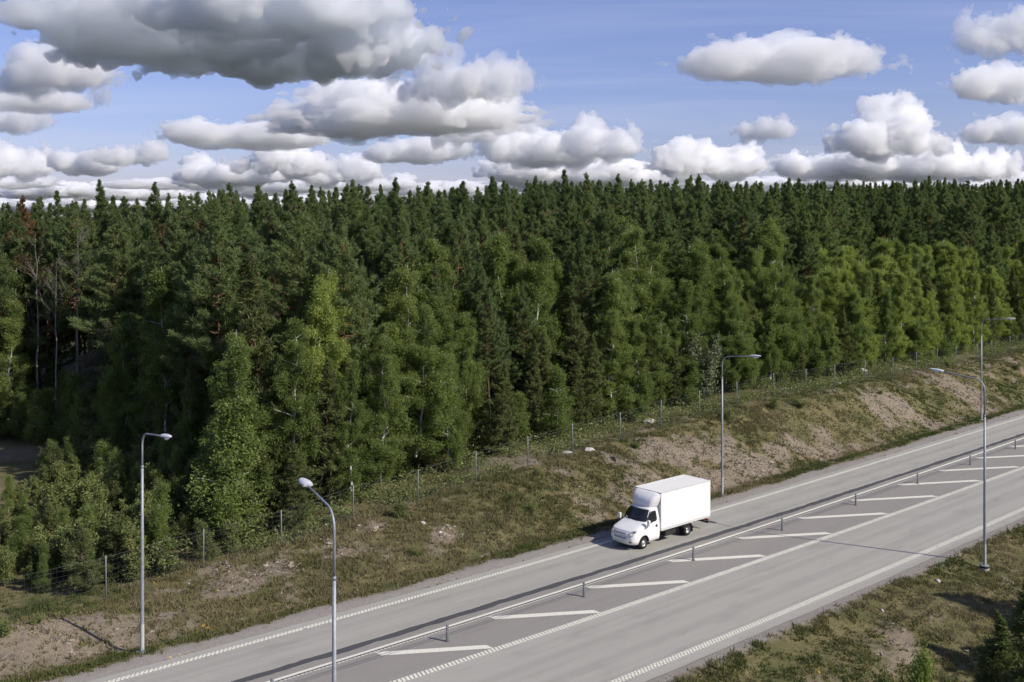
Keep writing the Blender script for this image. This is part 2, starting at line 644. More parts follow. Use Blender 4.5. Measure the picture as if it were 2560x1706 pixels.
def cover(s, d):
    """how grassy (0..1) the ground is, and how gravelly"""
    s = np.asarray(s, float)
    d = np.asarray(d, float)
    x, y = rc(s, d)
    n = vnoise(x * 0.16, y * 0.16, 21, 4)
    n2 = vnoise(x * 0.7, y * 0.7, 22, 4)
    v = 0.66 + (n - 0.5) * 1.3 + (n2 - 0.5) * 1.5

    def patch(s0, d0, rs, rd, k):
        return k * np.exp(-((s - s0) / rs) ** 2 - ((d - d0) / rd) ** 2)
    bare = (patch(-27, 3.2, 8, 3.0, 1.25) + patch(-14, 7.6, 11, 1.2, 0.6) + patch(-9, 5.0, 4, 2, 0.25) + patch(-4, 4.5, 4, 2.0, 0.3)
            + patch(18, 2.6, 8, 2.4, 0.55) + patch(30, 2.6, 9, 2.2, 0.62) + patch(24, 5.5, 6, 1.2, 0.35) + patch(42, 2.4, 9, 1.8, 0.50) + patch(53, 4.6, 5, 1.8, 0.80)
            + patch(12, 6.5, 3, 1.5, 0.3) + patch(70, 3.0, 10, 2, 0.3) + patch(64, 6.5, 5, 1.2, 0.4)
            + patch(12, -21.4, 6, 0.9, 0.50) + patch(3, -22.0, 4, 0.7, 0.3) + patch(-6, -20.5, 5, 0.8, 0.2))
    green = patch(3, 4.5, 8, 2.5, 0.25) + patch(38, 6.6, 10, 1.8, 0.30) + patch(45, 4.2, 5, 1.5, 0.25)
    v = v - bare * 0.56 + green
    edge_n = (vnoise(x * 0.35, y * 0.35, 25, 3) - 0.5) * 1.0
    v = np.maximum(v, 1.15 * np.exp(-((d + 0.1 - edge_n * 0.5) / 0.75) ** 2))
    v = np.maximum(v, 0.95 * np.exp(-((d + 18.4 - edge_n * 0.4) / 0.8) ** 2))
    v = np.where(d < -19, v + 0.18, v)
    v = np.where(d > 11, 0.62 + (n - 0.5) * 0.8, v)
    # gravel shoulders, ragged towards the grass
    gn = edge_n * 0.9 + (vnoise(x * 2.1, y * 2.1, 26, 3) - 0.5) * 0.55
    g = 1 - sstep(d + gn, -1.05, -0.55)
    g = g * sstep(d + gn * 0.5, -17.95, -17.55)
    v = v * (1 - g)
    return np.clip(v, 0, 1), np.clip(g, 0, 1)


def grid_mesh(name, sv, dv, zf):
    S, D = np.meshgrid(sv, dv, indexing='ij')
    x, y = rc(S, D)
    z = zf(S, D)
    V = np.stack([x, y, z], -1).reshape(-1, 3)
    n, m = S.shape
    i = np.arange(n * m).reshape(n, m)
    F = np.stack([i[:-1, :-1], i[1:, :-1], i[1:, 1:], i[:-1, 1:]], -1).reshape(-1, 4)
    return mesh_arrays(name, V, F, True), S.ravel(), D.ravel(), F


def add_float_attr(me, name, vals):
    a = me.attributes.new(name, 'FLOAT', 'POINT')
    a.data.foreach_set('value', np.asarray(vals, np.float32))


def mat_ground():
    m, t, out = new_mat('ground_soil_and_turf')
    c = coords(t)
    veg = attr(t, 'veg')
    grav = attr(t, 'grav')
    fl = attr(t, 'floor')
    dirt = attr(t, 'dirt')
    n_l = noise(t, c, 0.35, 5.0, 0.6)
    n_m = noise(t, c, 2.4, 5.0, 0.65)
    n_f = noise(t, c, 11.0, 5.0, 0.7)
    n_x = noise(t, c, 38.0, 3.0, 0.7)
    soil = mixc(t, n_f.step(0.3, 0.7), (0.128, 0.104, 0.074), (0.305, 0.250, 0.182))
    soil = mixc(t, n_l.step(0.4, 0.65), soil, (0.195, 0.160, 0.118))
    soil = mixc(t, n_m.step(0.48, 0.70) * 0.85, soil, (0.095, 0.082, 0.068))
    turf = mixc(t, n_m.step(0.32, 0.68), (0.105, 0.094, 0.042), (0.19, 0.160, 0.078))
    turf = mixc(t, n_l.step(0.42, 0.62), turf, (0.088, 0.092, 0.036))
    turf = mixc(t, n_f.step(0.42, 0.68) * 0.75, turf, (0.050, 0.048, 0.024))
    turf = mixc(t, n_x.step(0.52, 0.70) * 0.55, turf, (0.25, 0.21, 0.12))
    k = (veg + (n_m - 0.5) * 0.55 + (n_f - 0.5) * 0.5).step(0.30, 0.62)
    col = mixc(t, k, soil, turf)
    gr = mixc(t, n_x.step(0.35, 0.65), (0.17, 0.155, 0.14), (0.34, 0.315, 0.285))
    gr = mixc(t, n_m.step(0.45, 0.7) * 0.5, gr, (0.21, 0.185, 0.155))
    col = mixc(t, grav, col, gr)
    litter = mixc(t, n_m.step(0.35, 0.65), (0.040, 0.032, 0.018), (0.070, 0.065, 0.026))
    col = mixc(t, fl, col, litter)
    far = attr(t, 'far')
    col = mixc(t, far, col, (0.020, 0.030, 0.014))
    sand = mixc(t, n_f.step(0.3, 0.7), (0.30, 0.19, 0.11), (0.42, 0.29, 0.18))
    col = mixc(t, dirt, col, sand)
    b = principled(t, out, col, 0.95, 0, 0.1)
    bump(t, b, n_f * 0.6 + n_x * 0.4, 0.7, 0.06)
    return m


# where the tall trees begin on the left: picture column of the edge and its distance
FE_PX = [-4000, -600, 0, 250, 350, 450, 560, 640]
FE_Z = [130, 108, 95, 90, 84, 77, 71, 69]


def build_ground():
    sv = np.concatenate([[-16000, -5000, -1500, -600, -250, -150, -110], np.arange(-85, 110, 0.5), np.arange(110, 260, 5), [300, 400, 600, 900, 2000, 6000, 16000]])
    dv = np.concatenate([[-16000, -5000, -1500, -400, -200, -120, -80, -60, -52, -46, -42], np.arange(-38, 16, 0.45), np.arange(16, 60, 2.0), [66, 76, 90, 110, 150, 250, 500, 1500, 5000, 16000]])
    me, S, D, F = grid_mesh('ground', sv, dv, ground_z)
    v, g = cover(S, D)
    x, y = rc(S, D)
    add_float_attr(me, 'veg', v)
    add_float_attr(me, 'grav', g)
    wob = (vnoise(x * 0.3, y * 0.3, 31) - 0.5) * 6
    px = 1280 + FPX * x / np.maximum(y, 20)
    ze = np.interp(px, FE_PX, FE_Z)
    add_float_attr(me, 'floor', np.where((px < 640) & (y > 20), sstep(y + wob, ze - 3, ze + 2), sstep(D + wob, 11.5, 17.5)))
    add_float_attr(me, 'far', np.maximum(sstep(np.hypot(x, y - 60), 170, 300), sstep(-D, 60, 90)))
    tr = np.exp(-(((x + 42.3 + 0.42 * (y - 82)) / 1.1) ** 2 + ((y - 80) / 6.0) ** 2))
    add_float_attr(me, 'dirt', np.clip(tr * 1.5 * (0.5 + vnoise(x * 0.5, y * 0.5, 33)), 0, 1))
    o = obj('ground', me, mat_ground())
    tag(o, 'grassy and stony roadside ground rising to the forest', None, None, 'structure')
    return o


def set_uv(me, S, D):
    uv = me.uv_layers.new(name='UVMap')
    li = np.empty(len(me.loops), np.int32)
    me.loops.foreach_get('vertex_index', li)
    uv.data.foreach_set('uv', np.stack([np.asarray(S)[li], np.asarray(D)[li]], -1).astype(np.float32).ravel())


def mat_asphalt(name, lo, hi, streak=1.0):
    m, t, out = new_mat(name)
    uv = coords(t, 'UV')
    c = coords(t)
    u, v, _ = sepxyz(t, uv)
    lane = noise(t, combine(t, u * 0.02, v * 1.9, 0.0), 1.0, 4.0, 0.6)
    blot = noise(t, combine(t, u * 0.30, v * 0.9, 0.0), 1.0, 5.0, 0.6)
    grain = noise(t, c, 22.0, 4.0, 0.75)
    fine = noise(t, c, 70.0, 2.0, 0.7)
    col = mixc(t, grain.step(0.25, 0.75), lo, hi)
    col = mixc(t, lane.step(0.42, 0.70) * 0.22 * streak, col, tuple(x * 0.55 for x in lo))
    col = mixc(t, blot.step(0.50, 0.72) * 0.30 * streak, col, tuple(x * 0.62 for x in lo))
    col = mixc(t, fine.step(0.5, 0.7) * 0.5, col, tuple(min(1, x * 1.35) for x in hi))
    # darker polished wheel tracks
    for c0 in (-3.8, -5.3, -12.7, -14.5):
        tk = 1.0 - ((v - c0).abs() * 2.2).clamp()
        col = mixc(t, tk * 0.16 * streak, col, tuple(x * 0.5 for x in lo))
    # cracks and spots of dripped oil
    sp = noise(t, combine(t, u * 1.2, v * 5.0, 3.0), 1.0, 3.0, 0.6)
    col = mixc(t, sp.step(0.70, 0.78) * 0.5 * streak, col, (0.05, 0.05, 0.052))
    b = principled(t, out, col, 0.88, 0, 0.25)
    bump(t, b, fine * 0.5 + grain * 0.5, 0.35, 0.012)
    return m


def mat_paint():
    m, t, out = new_mat('road_paint')
    c = coords(t)
    n = noise(t, c, 9.0, 5.0, 0.7)
    f = noise(t, c, 45.0, 3.0, 0.7)
    col = mixc(t, n.step(0.3, 0.7), (0.56, 0.54, 0.45), (0.70, 0.68, 0.585))
    col = mixc(t, f.step(0.60, 0.72) * 0.5, col, (0.30, 0.29, 0.26))
    b = principled(t, out, col, 0.75, 0, 0.3)
    return m


def L2(s):
    return -6.95 + 0.0020 * np.asarray(s, float)


def L3(s):
    return -10.62 - 0.0174 * np.asarray(s, float)


def strip(name, s0, s1, d0, d1, z, step=1.0, rag=0.0, seed=0, mat=None, parent=None, cross=1):
    """a sheet along the road; d0, d1 numbers or functions of s"""
    sv = np.unique(np.concatenate([np.arange(s0, min(s1, 110), step), np.arange(min(s1, 110), s1 + 4, 8.0)]))
    f0 = d0 if callable(d0) else (lambda q: np.full(np.shape(q), d0, float))
    f1 = d1 if callable(d1) else (lambda q: np.full(np.shape(q), d1, float))
    a = f0(sv)
    b = f1(sv)
    if rag:
        a = a + (vnoise(sv * 1.3, sv * 0 + 3, seed, 4) - 0.5) * rag
        b = b + (vnoise(sv * 1.3, sv * 0 + 8, seed + 1, 4) - 0.5) * rag
    w = np.linspace(0, 1, cross + 1)
    D = a[:, None] * (1 - w) + b[:, None] * w
    S = np.repeat(sv[:, None], cross + 1, 1)
    x, y = rc(S, D)
    n, m = S.shape
    i = np.arange(n * m).reshape(n, m)
    F = np.stack([i[:-1, :-1], i[1:, :-1], i[1:, 1:], i[:-1, 1:]], -1).reshape(-1, 4)
    me = mesh_arrays(name, np.stack([x, y, np.full(x.shape, z)], -1).reshape(-1, 3), F)
    set_uv(me, S.ravel(), D.ravel())
    return obj(name, me, mat, parent)


def slabs(name, rects, z0, z1, mat, parent):
    """small raised paint slabs: (s0, s1, d0, d1, slant)"""
    R = np.array(rects)
    s = np.stack([R[:, 0], R[:, 1], R[:, 1] + R[:, 4], R[:, 0] + R[:, 4]], 1)
    d = np.stack([R[:, 2], R[:, 2], R[:, 3], R[:, 3]], 1)
    x, y = rc(s, d)
    n = len(R)
    V = np.concatenate([np.stack([x, y, np.full(x.shape, z0)], -1), np.stack([x, y, np.full(x.shape, z1)], -1)], 1).reshape(-1, 3)
    o = np.arange(n)[:, None] * 8
    F = np.concatenate([o + np.array([4, 5, 6, 7])] + [o + np.array([a, (a + 1) % 4, 4 + (a + 1) % 4, 4 + a]) for a in range(4)])
    me = mesh_arrays(name, V, F)
    return obj(name, me, mat, parent)


def build_road():
    M_ROAD = mat_asphalt('asphalt_worn', (0.232, 0.222, 0.196), (0.398, 0.382, 0.340))
    M_MED = mat_asphalt('asphalt_median', (0.180, 0.168, 0.150), (0.285, 0.268, 0.242), 0.5)
    M_SEAL = mat_asphalt('joint_sealing', (0.050, 0.050, 0.053), (0.085, 0.085, 0.088), 0.6)
    M_PAINT = mat_paint()
    road = strip('road', -90, 500, -17.15, -1.95, 0.0, 1.0, 0.10, 40, M_ROAD, None, 16)
    tag(road, 'pale grey asphalt road with white markings', None, None, 'structure')
    med = strip('median_asphalt', -90, 500, L3, lambda q: np.full(np.shape(q), -6.30), 0.004, 1.0, 0.0, 0, M_MED, road, 4)
    tag(med, 'darker brownish asphalt between the carriageways')
    seal = strip('sealed_joint', -90, 500, -6.27, -5.82, 0.008, 0.25, 0.20, 50, M_SEAL, road)
    tag(seal, 'dark sealed joint along the carriageway')
    r = random.Random(5)

    def line(name, dfun, width, rows, label):
        """profiled line: rows of slabs with gaps, solid farther off"""
        rects = []
        for (o0, o1, pitch, fill, ph, slant) in rows:
            s = -40.0 + ph
            while s < 78:
                d = float(dfun(s))
                if fill >= 1:
                    rects.append((s, s + pitch, d + o0 * width, d + o1 * width, 0))
                elif r.random() > 0.003:
                    rects.append((s, s + pitch * fill * r.uniform(0.88, 1.1), d + o0 * width, d + o1 * width, slant))
                s += pitch
        for (o0, o1, pitch, fill, ph, slant) in rows[:1]:
            for s in np.arange(78, 460, 6.0):
                d = float(dfun(s))
                rects.append((s, s + 6.0, d - 0.5 * width, d + 0.5 * width, 0))
        o = slabs(name, rects, 0.004, 0.016, M_PAINT, road)
        tag(o, label)
        return o
    line('edge_line', lambda s: -2.60, 0.26, [(-.5, .02, .20, .70, 0, .04), (.02, .5, .20, .66, .10, .04)], 'profiled white edge line along the far side')
    line('edge_line', L2, 0.34, [(.0, .5, 1.0, 1.0, 0, 0), (-.5, .0, .20, .74, .05, .06)], 'profiled white line beside the cable barrier')
    line('edge_line', L3, 0.34, [(-.5, .5, .20, .70, 0, .10)], 'profiled white line on the near side of the hatched median')
    line('edge_line', lambda s: -16.32, 0.36, [(-.5, -.17, .20, .62, 0, 0), (-.17, .17, .20, .62, .10, 0), (.17, .5, .20, .62, 0, 0)], 'profiled white edge line along the near side')
    # hatch stripes between the two inner lines
    for k in range(-5, 26):
        s0 = -14.25 + 6.55 * k
        de = float(L3(s0 + 5)) + 0.42
        ds = 4.3 + 0.030 * (s0 + 14)
        z0, z1 = 0.008, 0.012
        e1, e2 = np.array([s0, -7.42]), np.array([s0 + ds, de])
        u = (e2 - e1) / np.linalg.norm(e2 - e1)
        nrm = np.array([-u[1], u[0]]) * 0.205
        sk = u * 0.14                       # ends cut a little askew
        q = [e1 - nrm + sk, e2 - nrm + sk, e2 + nrm - sk, e1 + nrm - sk]
        sv = np.array([p[0] for p in q])
        dv = np.array([p[1] for p in q])
        x, y = rc(sv, dv)
        V = np.array([(x[i], y[i], z0) for i in range(4)] + [(x[i], y[i], z1) for i in range(4)])
        F = np.array([(4, 5, 6, 7)] + [(a, (a + 1) % 4, 4 + (a + 1) % 4, 4 + a) for a in range(4)])
        obj('hatch_stripe', mesh_arrays('hatch_stripe', V, F), M_PAINT, road)
    return road


build_ground()
road = build_road()


# ------------------------------------------------------------------ tubes and small solids
def tube_arrays(P, R, sides=6, cap=True):
    """polyline P (n,3) with radii R -> verts, quads(+caps as quads)"""
    P = np.asarray(P, float)
    n = len(P)
    R = np.broadcast_to(np.asarray(R, float), (n,))
    T = np.gradient(P, axis=0)
    T /= np.linalg.norm(T, axis=1)[:, None] + 1e-9
    ref = np.array([0, 0, 1.0]) if abs(T[0, 2]) < 0.9 else np.array([1.0, 0, 0])
    U = np.cross(T, ref)
    U /= np.linalg.norm(U, axis=1)[:, None] + 1e-9
    W = np.cross(T, U)
    a = np.arange(sides) * 2 * math.pi / sides
    V = P[:, None, :] + R[:, None, None] * (np.cos(a)[None, :, None] * U[:, None, :] + np.sin(a)[None, :, None] * W[:, None, :])
    V = V.reshape(-1, 3)
    i = np.arange(n * sides).reshape(n, sides)
    j = np.roll(i, -1, 1)
    F = np.stack([i[:-1], j[:-1], j[1:], i[1:]], -1).reshape(-1, 4)
    if cap:
        c0, c1 = len(V), len(V) + 1
        V = np.concatenate([V, P[:1], P[-1:]])
        k = np.arange(sides)
        F = np.concatenate([F, np.stack([j[0], i[0], np.full(sides, c0), np.full(sides, c0)], -1), np.stack([i[-1], j[-1], np.full(sides, c1), np.full(sides, c1)], -1)])
    return V, F


class Acc:
    """collects quads/triangles into one mesh"""
    def __init__(self):
        self.V, self.F, self.n = [], [], 0

    def add(self, V, F):
        self.V.append(np.asarray(V, float))
        self.F.append(np.asarray(F) + self.n)
        self.n += len(V)

    def tube(self, P, R, sides=6, cap=True):
        self.add(*tube_arrays(P, R, sides, cap))

    def box(self, lo, hi):
        (a, b, c), (d, e, f) = lo, hi
        V = [(a, b, c), (d, b, c), (d, e, c), (a, e, c), (a, b, f), (d, b, f), (d, e, f), (a, e, f)]
        F = [(3, 2, 1, 0), (4, 5, 6, 7), (0, 1, 5, 4), (1, 2, 6, 5), (2, 3, 7, 6), (3, 0, 4, 7)]
        self.add(V, np.array(F))

    def mesh(self, name, smooth=False):
        V = np.concatenate(self.V)
        faces = np.concatenate(self.F)
        me = bpy.data.meshes.new(name)
        fl = [tuple(dict.fromkeys(map(int, f))) for f in faces]
        me.from_pydata(V.tolist(), [], fl)
        if smooth:
            me.polygons.foreach_set('use_smooth', np.ones(len(me.polygons), bool))
        me.update()
        return me

    def build(self, name, mat, parent=None, smooth=False, bevel=0.0, seg=2):
        me = self.mesh(name, smooth)
        if bevel:
            bm = bmesh.new()
            bm.from_mesh(me)
            bmesh.ops.remove_doubles(bm, verts=bm.verts, dist=1e-5)
            bmesh.ops.bevel(bm, geom=list(bm.edges), offset=bevel, segments=seg, profile=0.5, affect='EDGES')
            bmesh.ops.recalc_face_normals(bm, faces=bm.faces)
            bm.to_mesh(me)
            bm.free()
        return obj(name, me, mat, parent)


def mat_galv(name, base=(0.42, 0.44, 0.46), rough=0.5, metal=0.55):
    m, t, out = new_mat(name)
    c = coords(t)
    n = noise(t, c, 7.0, 5.0, 0.65)
    f = noise(t, c, 45.0, 3.0, 0.6)
    col = mixc(t, n.step(0.3, 0.7), tuple(x * 0.80 for x in base), tuple(min(1, x * 1.12) for x in base))
    col = mixc(t, f.step(0.5, 0.7) * 0.35, col, tuple(min(1, x * 1.3) for x in base))
    principled(t, out, col, rough, metal, 0.4)
    return m


M_GALV = mat_galv('galvanised_steel', (0.29, 0.305, 0.325), 0.55, 0.35)
M_GALV_DK = mat_galv('weathered_steel', (0.15, 0.158, 0.168), 0.6, 0.3)
M_LAMPHEAD = plain('lamp_housing', (0.52, 0.53, 0.57), 0.45, 0.0, 0.4)
M_LENS = plain('lamp_lens', (0.75, 0.76, 0.78), 0.15, 0.0, 0.5, 0.03)
M_CONC = plain('concrete', (0.42, 0.40, 0.35), 0.9, 0, 0.2, 0.2, 9)
M_BLACK = plain('black_plastic', (0.015, 0.015, 0.016), 0.5, 0, 0.4)
M_PLINTH = plain('pole_foot_paint', (0.40, 0.40, 0.375), 0.7, 0, 0.3, 0.1)


# ------------------------------------------------------------------ street lamps
def lamp(s, d, side, label, plinth=False, ext=0.0, turn=0.0):
    """side -1: arm reaches towards lower d, +1: towards higher d"""
    x, y = rc(s, d)
    zg = float(ground_z(s, d))
    a = float(heading(s))
    # local +x is the arm direction
    rz = (a + math.pi / 2 if side > 0 else a - math.pi / 2) + turn
    zf = zg + (0.26 if plinth else 0.03)
    root = empty('street_lamp', (float(x), float(y), zf), rz)
    tag(root, label, 'street lamp', 'street lamps along the road')
    A = Acc()
    A.tube([(0, 0, 0.0), (0, 0, 0.05), (0, 0, 0.9), (0, 0, 4.5), (0, 0, 8.35 + ext * 0.3)], [0.090, 0.088, 0.085, 0.073, 0.058], 14)
    A.build('pole', M_GALV, root, True)
    A = Acc()
    A.tube([(0, 0, 0.04), (0, 0, 1.25)], [0.0915, 0.0895], 14, False)
    A.build('foot_sleeve', M_PLINTH, root, True)
    A = Acc()
    A.tube([(0, 0, 8.28 + ext * 0.3), (0, 0, 8.40 + ext * 0.3)], [0.066, 0.064], 12)
    A.build('pole_joint', M_GALV, root, True)
    A = Acc()
    A.tube([(0, 0, -0.02), (0, 0, 0.035)], [0.25, 0.25], 16)
    A.build('base_flange', M_GALV, root)
    pts = [(0, 0, 8.3 + ext * 0.3), (0, 0, 9.30 + ext)]
    for k in range(1, 9):
        q = k / 8 * math.radians(86)
        pts.append((0.62 * (1 - math.cos(q)), 0, 9.30 + ext + 0.62 * math.sin(q)))
    pts += [(1.4, 0, 10.00 + ext), (2.55, 0, 10.11 + ext)]
    A = Acc()
    A.tube(pts, np.linspace(0.047, 0.033, len(pts)), 10)
    A.build('arm', M_GALV, root, True)
    # head: a flattened shell, broad at the middle, with a lens below
    n = 12
    secs = []
    for i, u in enumerate(np.linspace(0, 1, 9)):
        xx = 2.45 + 0.82 * u
        w = 0.165 * (math.sin(math.pi * min(1, 0.16 + 0.84 * u) ** 0.8) ** 0.55 if u < 1 else 0.0) + 0.03
        h = 0.5 * w + 0.015
        ring = []
        for k in range(n):
            q = 2 * math.pi * k / n
            zz = math.sin(q)
            ring.append((xx, w * math.cos(q), 10.125 + ext + 0.06 * u + (h * 0.85 * zz if zz > 0 else h * 0.40 * zz)))
        secs.append(ring)
    V = np.array(secs).reshape(-1, 3)
    i = np.arange(9 * n).reshape(9, n)
    j = np.roll(i, -1, 1)
    F = np.stack([i[:-1], j[:-1], j[1:], i[1:]], -1).reshape(-1, 4)
    A = Acc()
    A.add(V, F)
    A.add(V[:n], np.array([[k, (k + 1) % n, n - 2, n - 1] for k in range(0, n - 3)]))
    A.add(V[-n:], np.array([[k, (k + 1) % n, n - 2, n - 1] for k in range(0, n - 3)]))
    head = A.build('lamp_head', M_LAMPHEAD, root, True)
    A = Acc()
    A.tube([(2.62, 0, 10.09 + ext), (2.85, 0, 10.075 + ext), (3.10, 0, 10.115 + ext)], [0.04, 0.085, 0.03], 10)
    A.build('lens', M_LENS, head, True)
    if plinth:
        A = Acc()
        A.tube([(0, 0, -0.75), (0, 0, -0.02)], [0.27, 0.25], 16)
        A.build('concrete_foot', M_CONC, root)
        A = Acc()
        A.tube([(0, 0, -0.10), (0, 0, 0.0)], [0.262, 0.262], 16)
        A.build('foot_ring', M_BLACK, root)
    return root


lamp(-22.2, -0.30, -1, 'tall grey street lamp on the verge at far left, by the shrubs')
lamp(19.6, -0.42, -1, 'grey street lamp standing right behind the white lorry')
lamp(62.0, -0.36, -1, 'farthest grey street lamp on the far verge at right')
lamp(18.6, -19.5, 1, 'near right street lamp with concrete foot on the near verge', True, 0.70)
lamp(-23.25, -19.15, 1, 'nearest street lamp, foot below the picture, left of middle', True, 0.75, -0.18)


# ------------------------------------------------------------------ cable barrier on the median
def build_barrier():
    x0, y0 = rc(24.0, -8.2)
    root = empty('cable_barrier', (float(x0), float(y0), 0.0))
    tag(root, 'steel cable barrier with short grey posts along the hatched median', 'barrier')
    A = Acc()
    q = np.arange(12) * 2 * math.pi / 12
    prof = [(0.0, 1.0), (0.74, 1.0), (0.765, 0.85), (0.775, 0.4)]
    rings = np.array([[(0.075 * k * math.cos(w), 0.055 * k * math.sin(w), z) for w in q] for z, k in prof])
    V = rings.reshape(-1, 3)
    i = np.arange(len(prof) * 12).reshape(-1, 12)
    j = np.roll(i, -1, 1)
    A.add(V, np.stack([i[:-1], j[:-1], j[1:], i[1:]], -1).reshape(-1, 4))
    A.add(V[-12:], np.array([(a, a + 1, 11 - a - 1, 11 - a) for a in range(5)]))
    post_me = A.mesh('barrier_post', True)
    post_me.materials.append(M_GALV_DK)
    B = Acc()
    B.tube([(0, 0, 0.001), (0, 0, 0.016)], [0.12, 0.12], 12)
    foot_me = B.mesh('barrier_foot')
    foot_me.materials.append(M_GALV_DK)
    ps = []
    for k in range(-3, 17):
        s = -11.06 + 8.81 * k
        d = -8.27 + 0.0025 * s
        x, y = rc(s, d)
        ps.append((float(x), float(y)))
        p = bpy.data.objects.new('post', post_me)
        f = bpy.data.objects.new('foot', foot_me)
        for o in (p, f):
            COL.objects.link(o)
        p.parent = root
        p.location = (x - x0, y - y0, 0.004)
        p.rotation_euler = (random.Random(k).uniform(-.015, .015), random.Random(k + 50).uniform(-.015, .015), float(heading(s)))
        f.parent = p
    for z, off in ((0.50, -0.05), (0.58, 0.05), (0.66, -0.05)):
        A = Acc()
        pts = []
        for k, (x, y) in enumerate(ps):
            a = float(heading(-11.06 + 8.81 * (k - 3)))
            pts.append((x - x0 - math.sin(a) * off, y - y0 + math.cos(a) * off, z))
        A.tube(pts, 0.014, 6)
        A.build('cable', M_GALV_DK, root)


build_barrier()


# ------------------------------------------------------------------ wildlife fence
FENCE_S = [-36.5, -31.2, -26.0, -20.65, -15.2, -10.3, -5.3, -0.35, 4.6, 9.45, 14, 19.25, 24.1, 29.15, 34.5, 40.15, 45.4, 50.65, 56.4, 62.15, 67.4, 72.3, 77.1, 82.55, 86.7, 92.0,
           97.3, 102.6, 107.9, 113.2, 118.5, 123.8, 129.1, 134.4]


def build_fence():
    x0, y0 = (float(v) for v in rc(20.0, FENCE_D))
    z0 = float(ground_z(20.0, FENCE_D))
    root = empty('wildlife_fence', (x0, y0, z0))
    tag(root, 'tall wire mesh fence on thin steel posts along the forest edge', 'fence')
    A = Acc()
    A.tube([(0, 0, -0.25), (0, 0, 2.16), (0, 0, 2.19)], [0.036, 0.036, 0.02], 8)
    pm = A.mesh('fence_post', True)
    pm.materials.append(M_GALV)
    r = random.Random(2)
    P = []
    for s in FENCE_S:
        x, y = rc(s, FENCE_D)
        z = float(ground_z(s, FENCE_D))
        P.append((float(x) - x0, float(y) - y0, z - z0))
        o = bpy.data.objects.new('post', pm)
        COL.objects.link(o)
        o.parent = root
        o.location = P[-1]
        o.rotation_euler = (r.uniform(-.02, .02), r.uniform(-.02, .02), 0)
    P = np.array(P)
    W = Acc()
    for h, rad in ((0.10, .0015), (0.22, .0015), (0.36, .0015), (0.52, .0015), (0.70, .0015), (0.90, .0015), (1.12, .0015), (1.36, .0015), (1.62, .0015), (1.88, .0020), (2.10, .0032)):
        W.tube(P + np.array([0, 0, h]), rad, 3, False)
    seg = np.linalg.norm(np.diff(P[:, :2], axis=0), axis=1)
    for k in range(len(P) - 1):
        n = int(seg[k] / 0.30)
        for i in range(1, n):
            q = P[k] * (1 - i / n) + P[k + 1] * (i / n)
            W.tube([q + np.array([0, 0, 0.1]), q + np.array([0, 0, 2.1])], 0.0013, 3, False)
    o = W.build('wire_mesh', M_GALV, root)
    tag(o, None, None, None, 'stuff')


build_fence()


# ------------------------------------------------------------------ the white box lorry
def mat_carpaint():
    m, t, out = new_mat('white_paint')
    n = noise(t, coords(t), 3.0, 5.0, 0.6)
    z = sepxyz(t, coords(t))[2]
    col = mixc(t, n.step(0.35, 0.75), (0.76, 0.755, 0.735), (0.70, 0.695, 0.67))
    low = 1.0 - z.step(0.3, 0.9)
    col = mixc(t, low * n.step(0.3, 0.6) * 0.35, col, (0.50, 0.47, 0.42))
    b = principled(t, out, col, 0.32, 0, 0.5)
    b.inputs['Coat Weight'].default_value = 0.4
    b.inputs['Coat Roughness'].default_value = 0.08
    return m


def mat_glass():
    m, t, out = new_mat('tinted_glass')
    n = noise(t, coords(t), 2.0, 3.0, 0.5)
    col = mixc(t, n.step(0.3, 0.7), (0.010, 0.012, 0.013), (0.022, 0.026, 0.026))
    principled(t, out, col, 0.06, 0, 0.6)
    return m


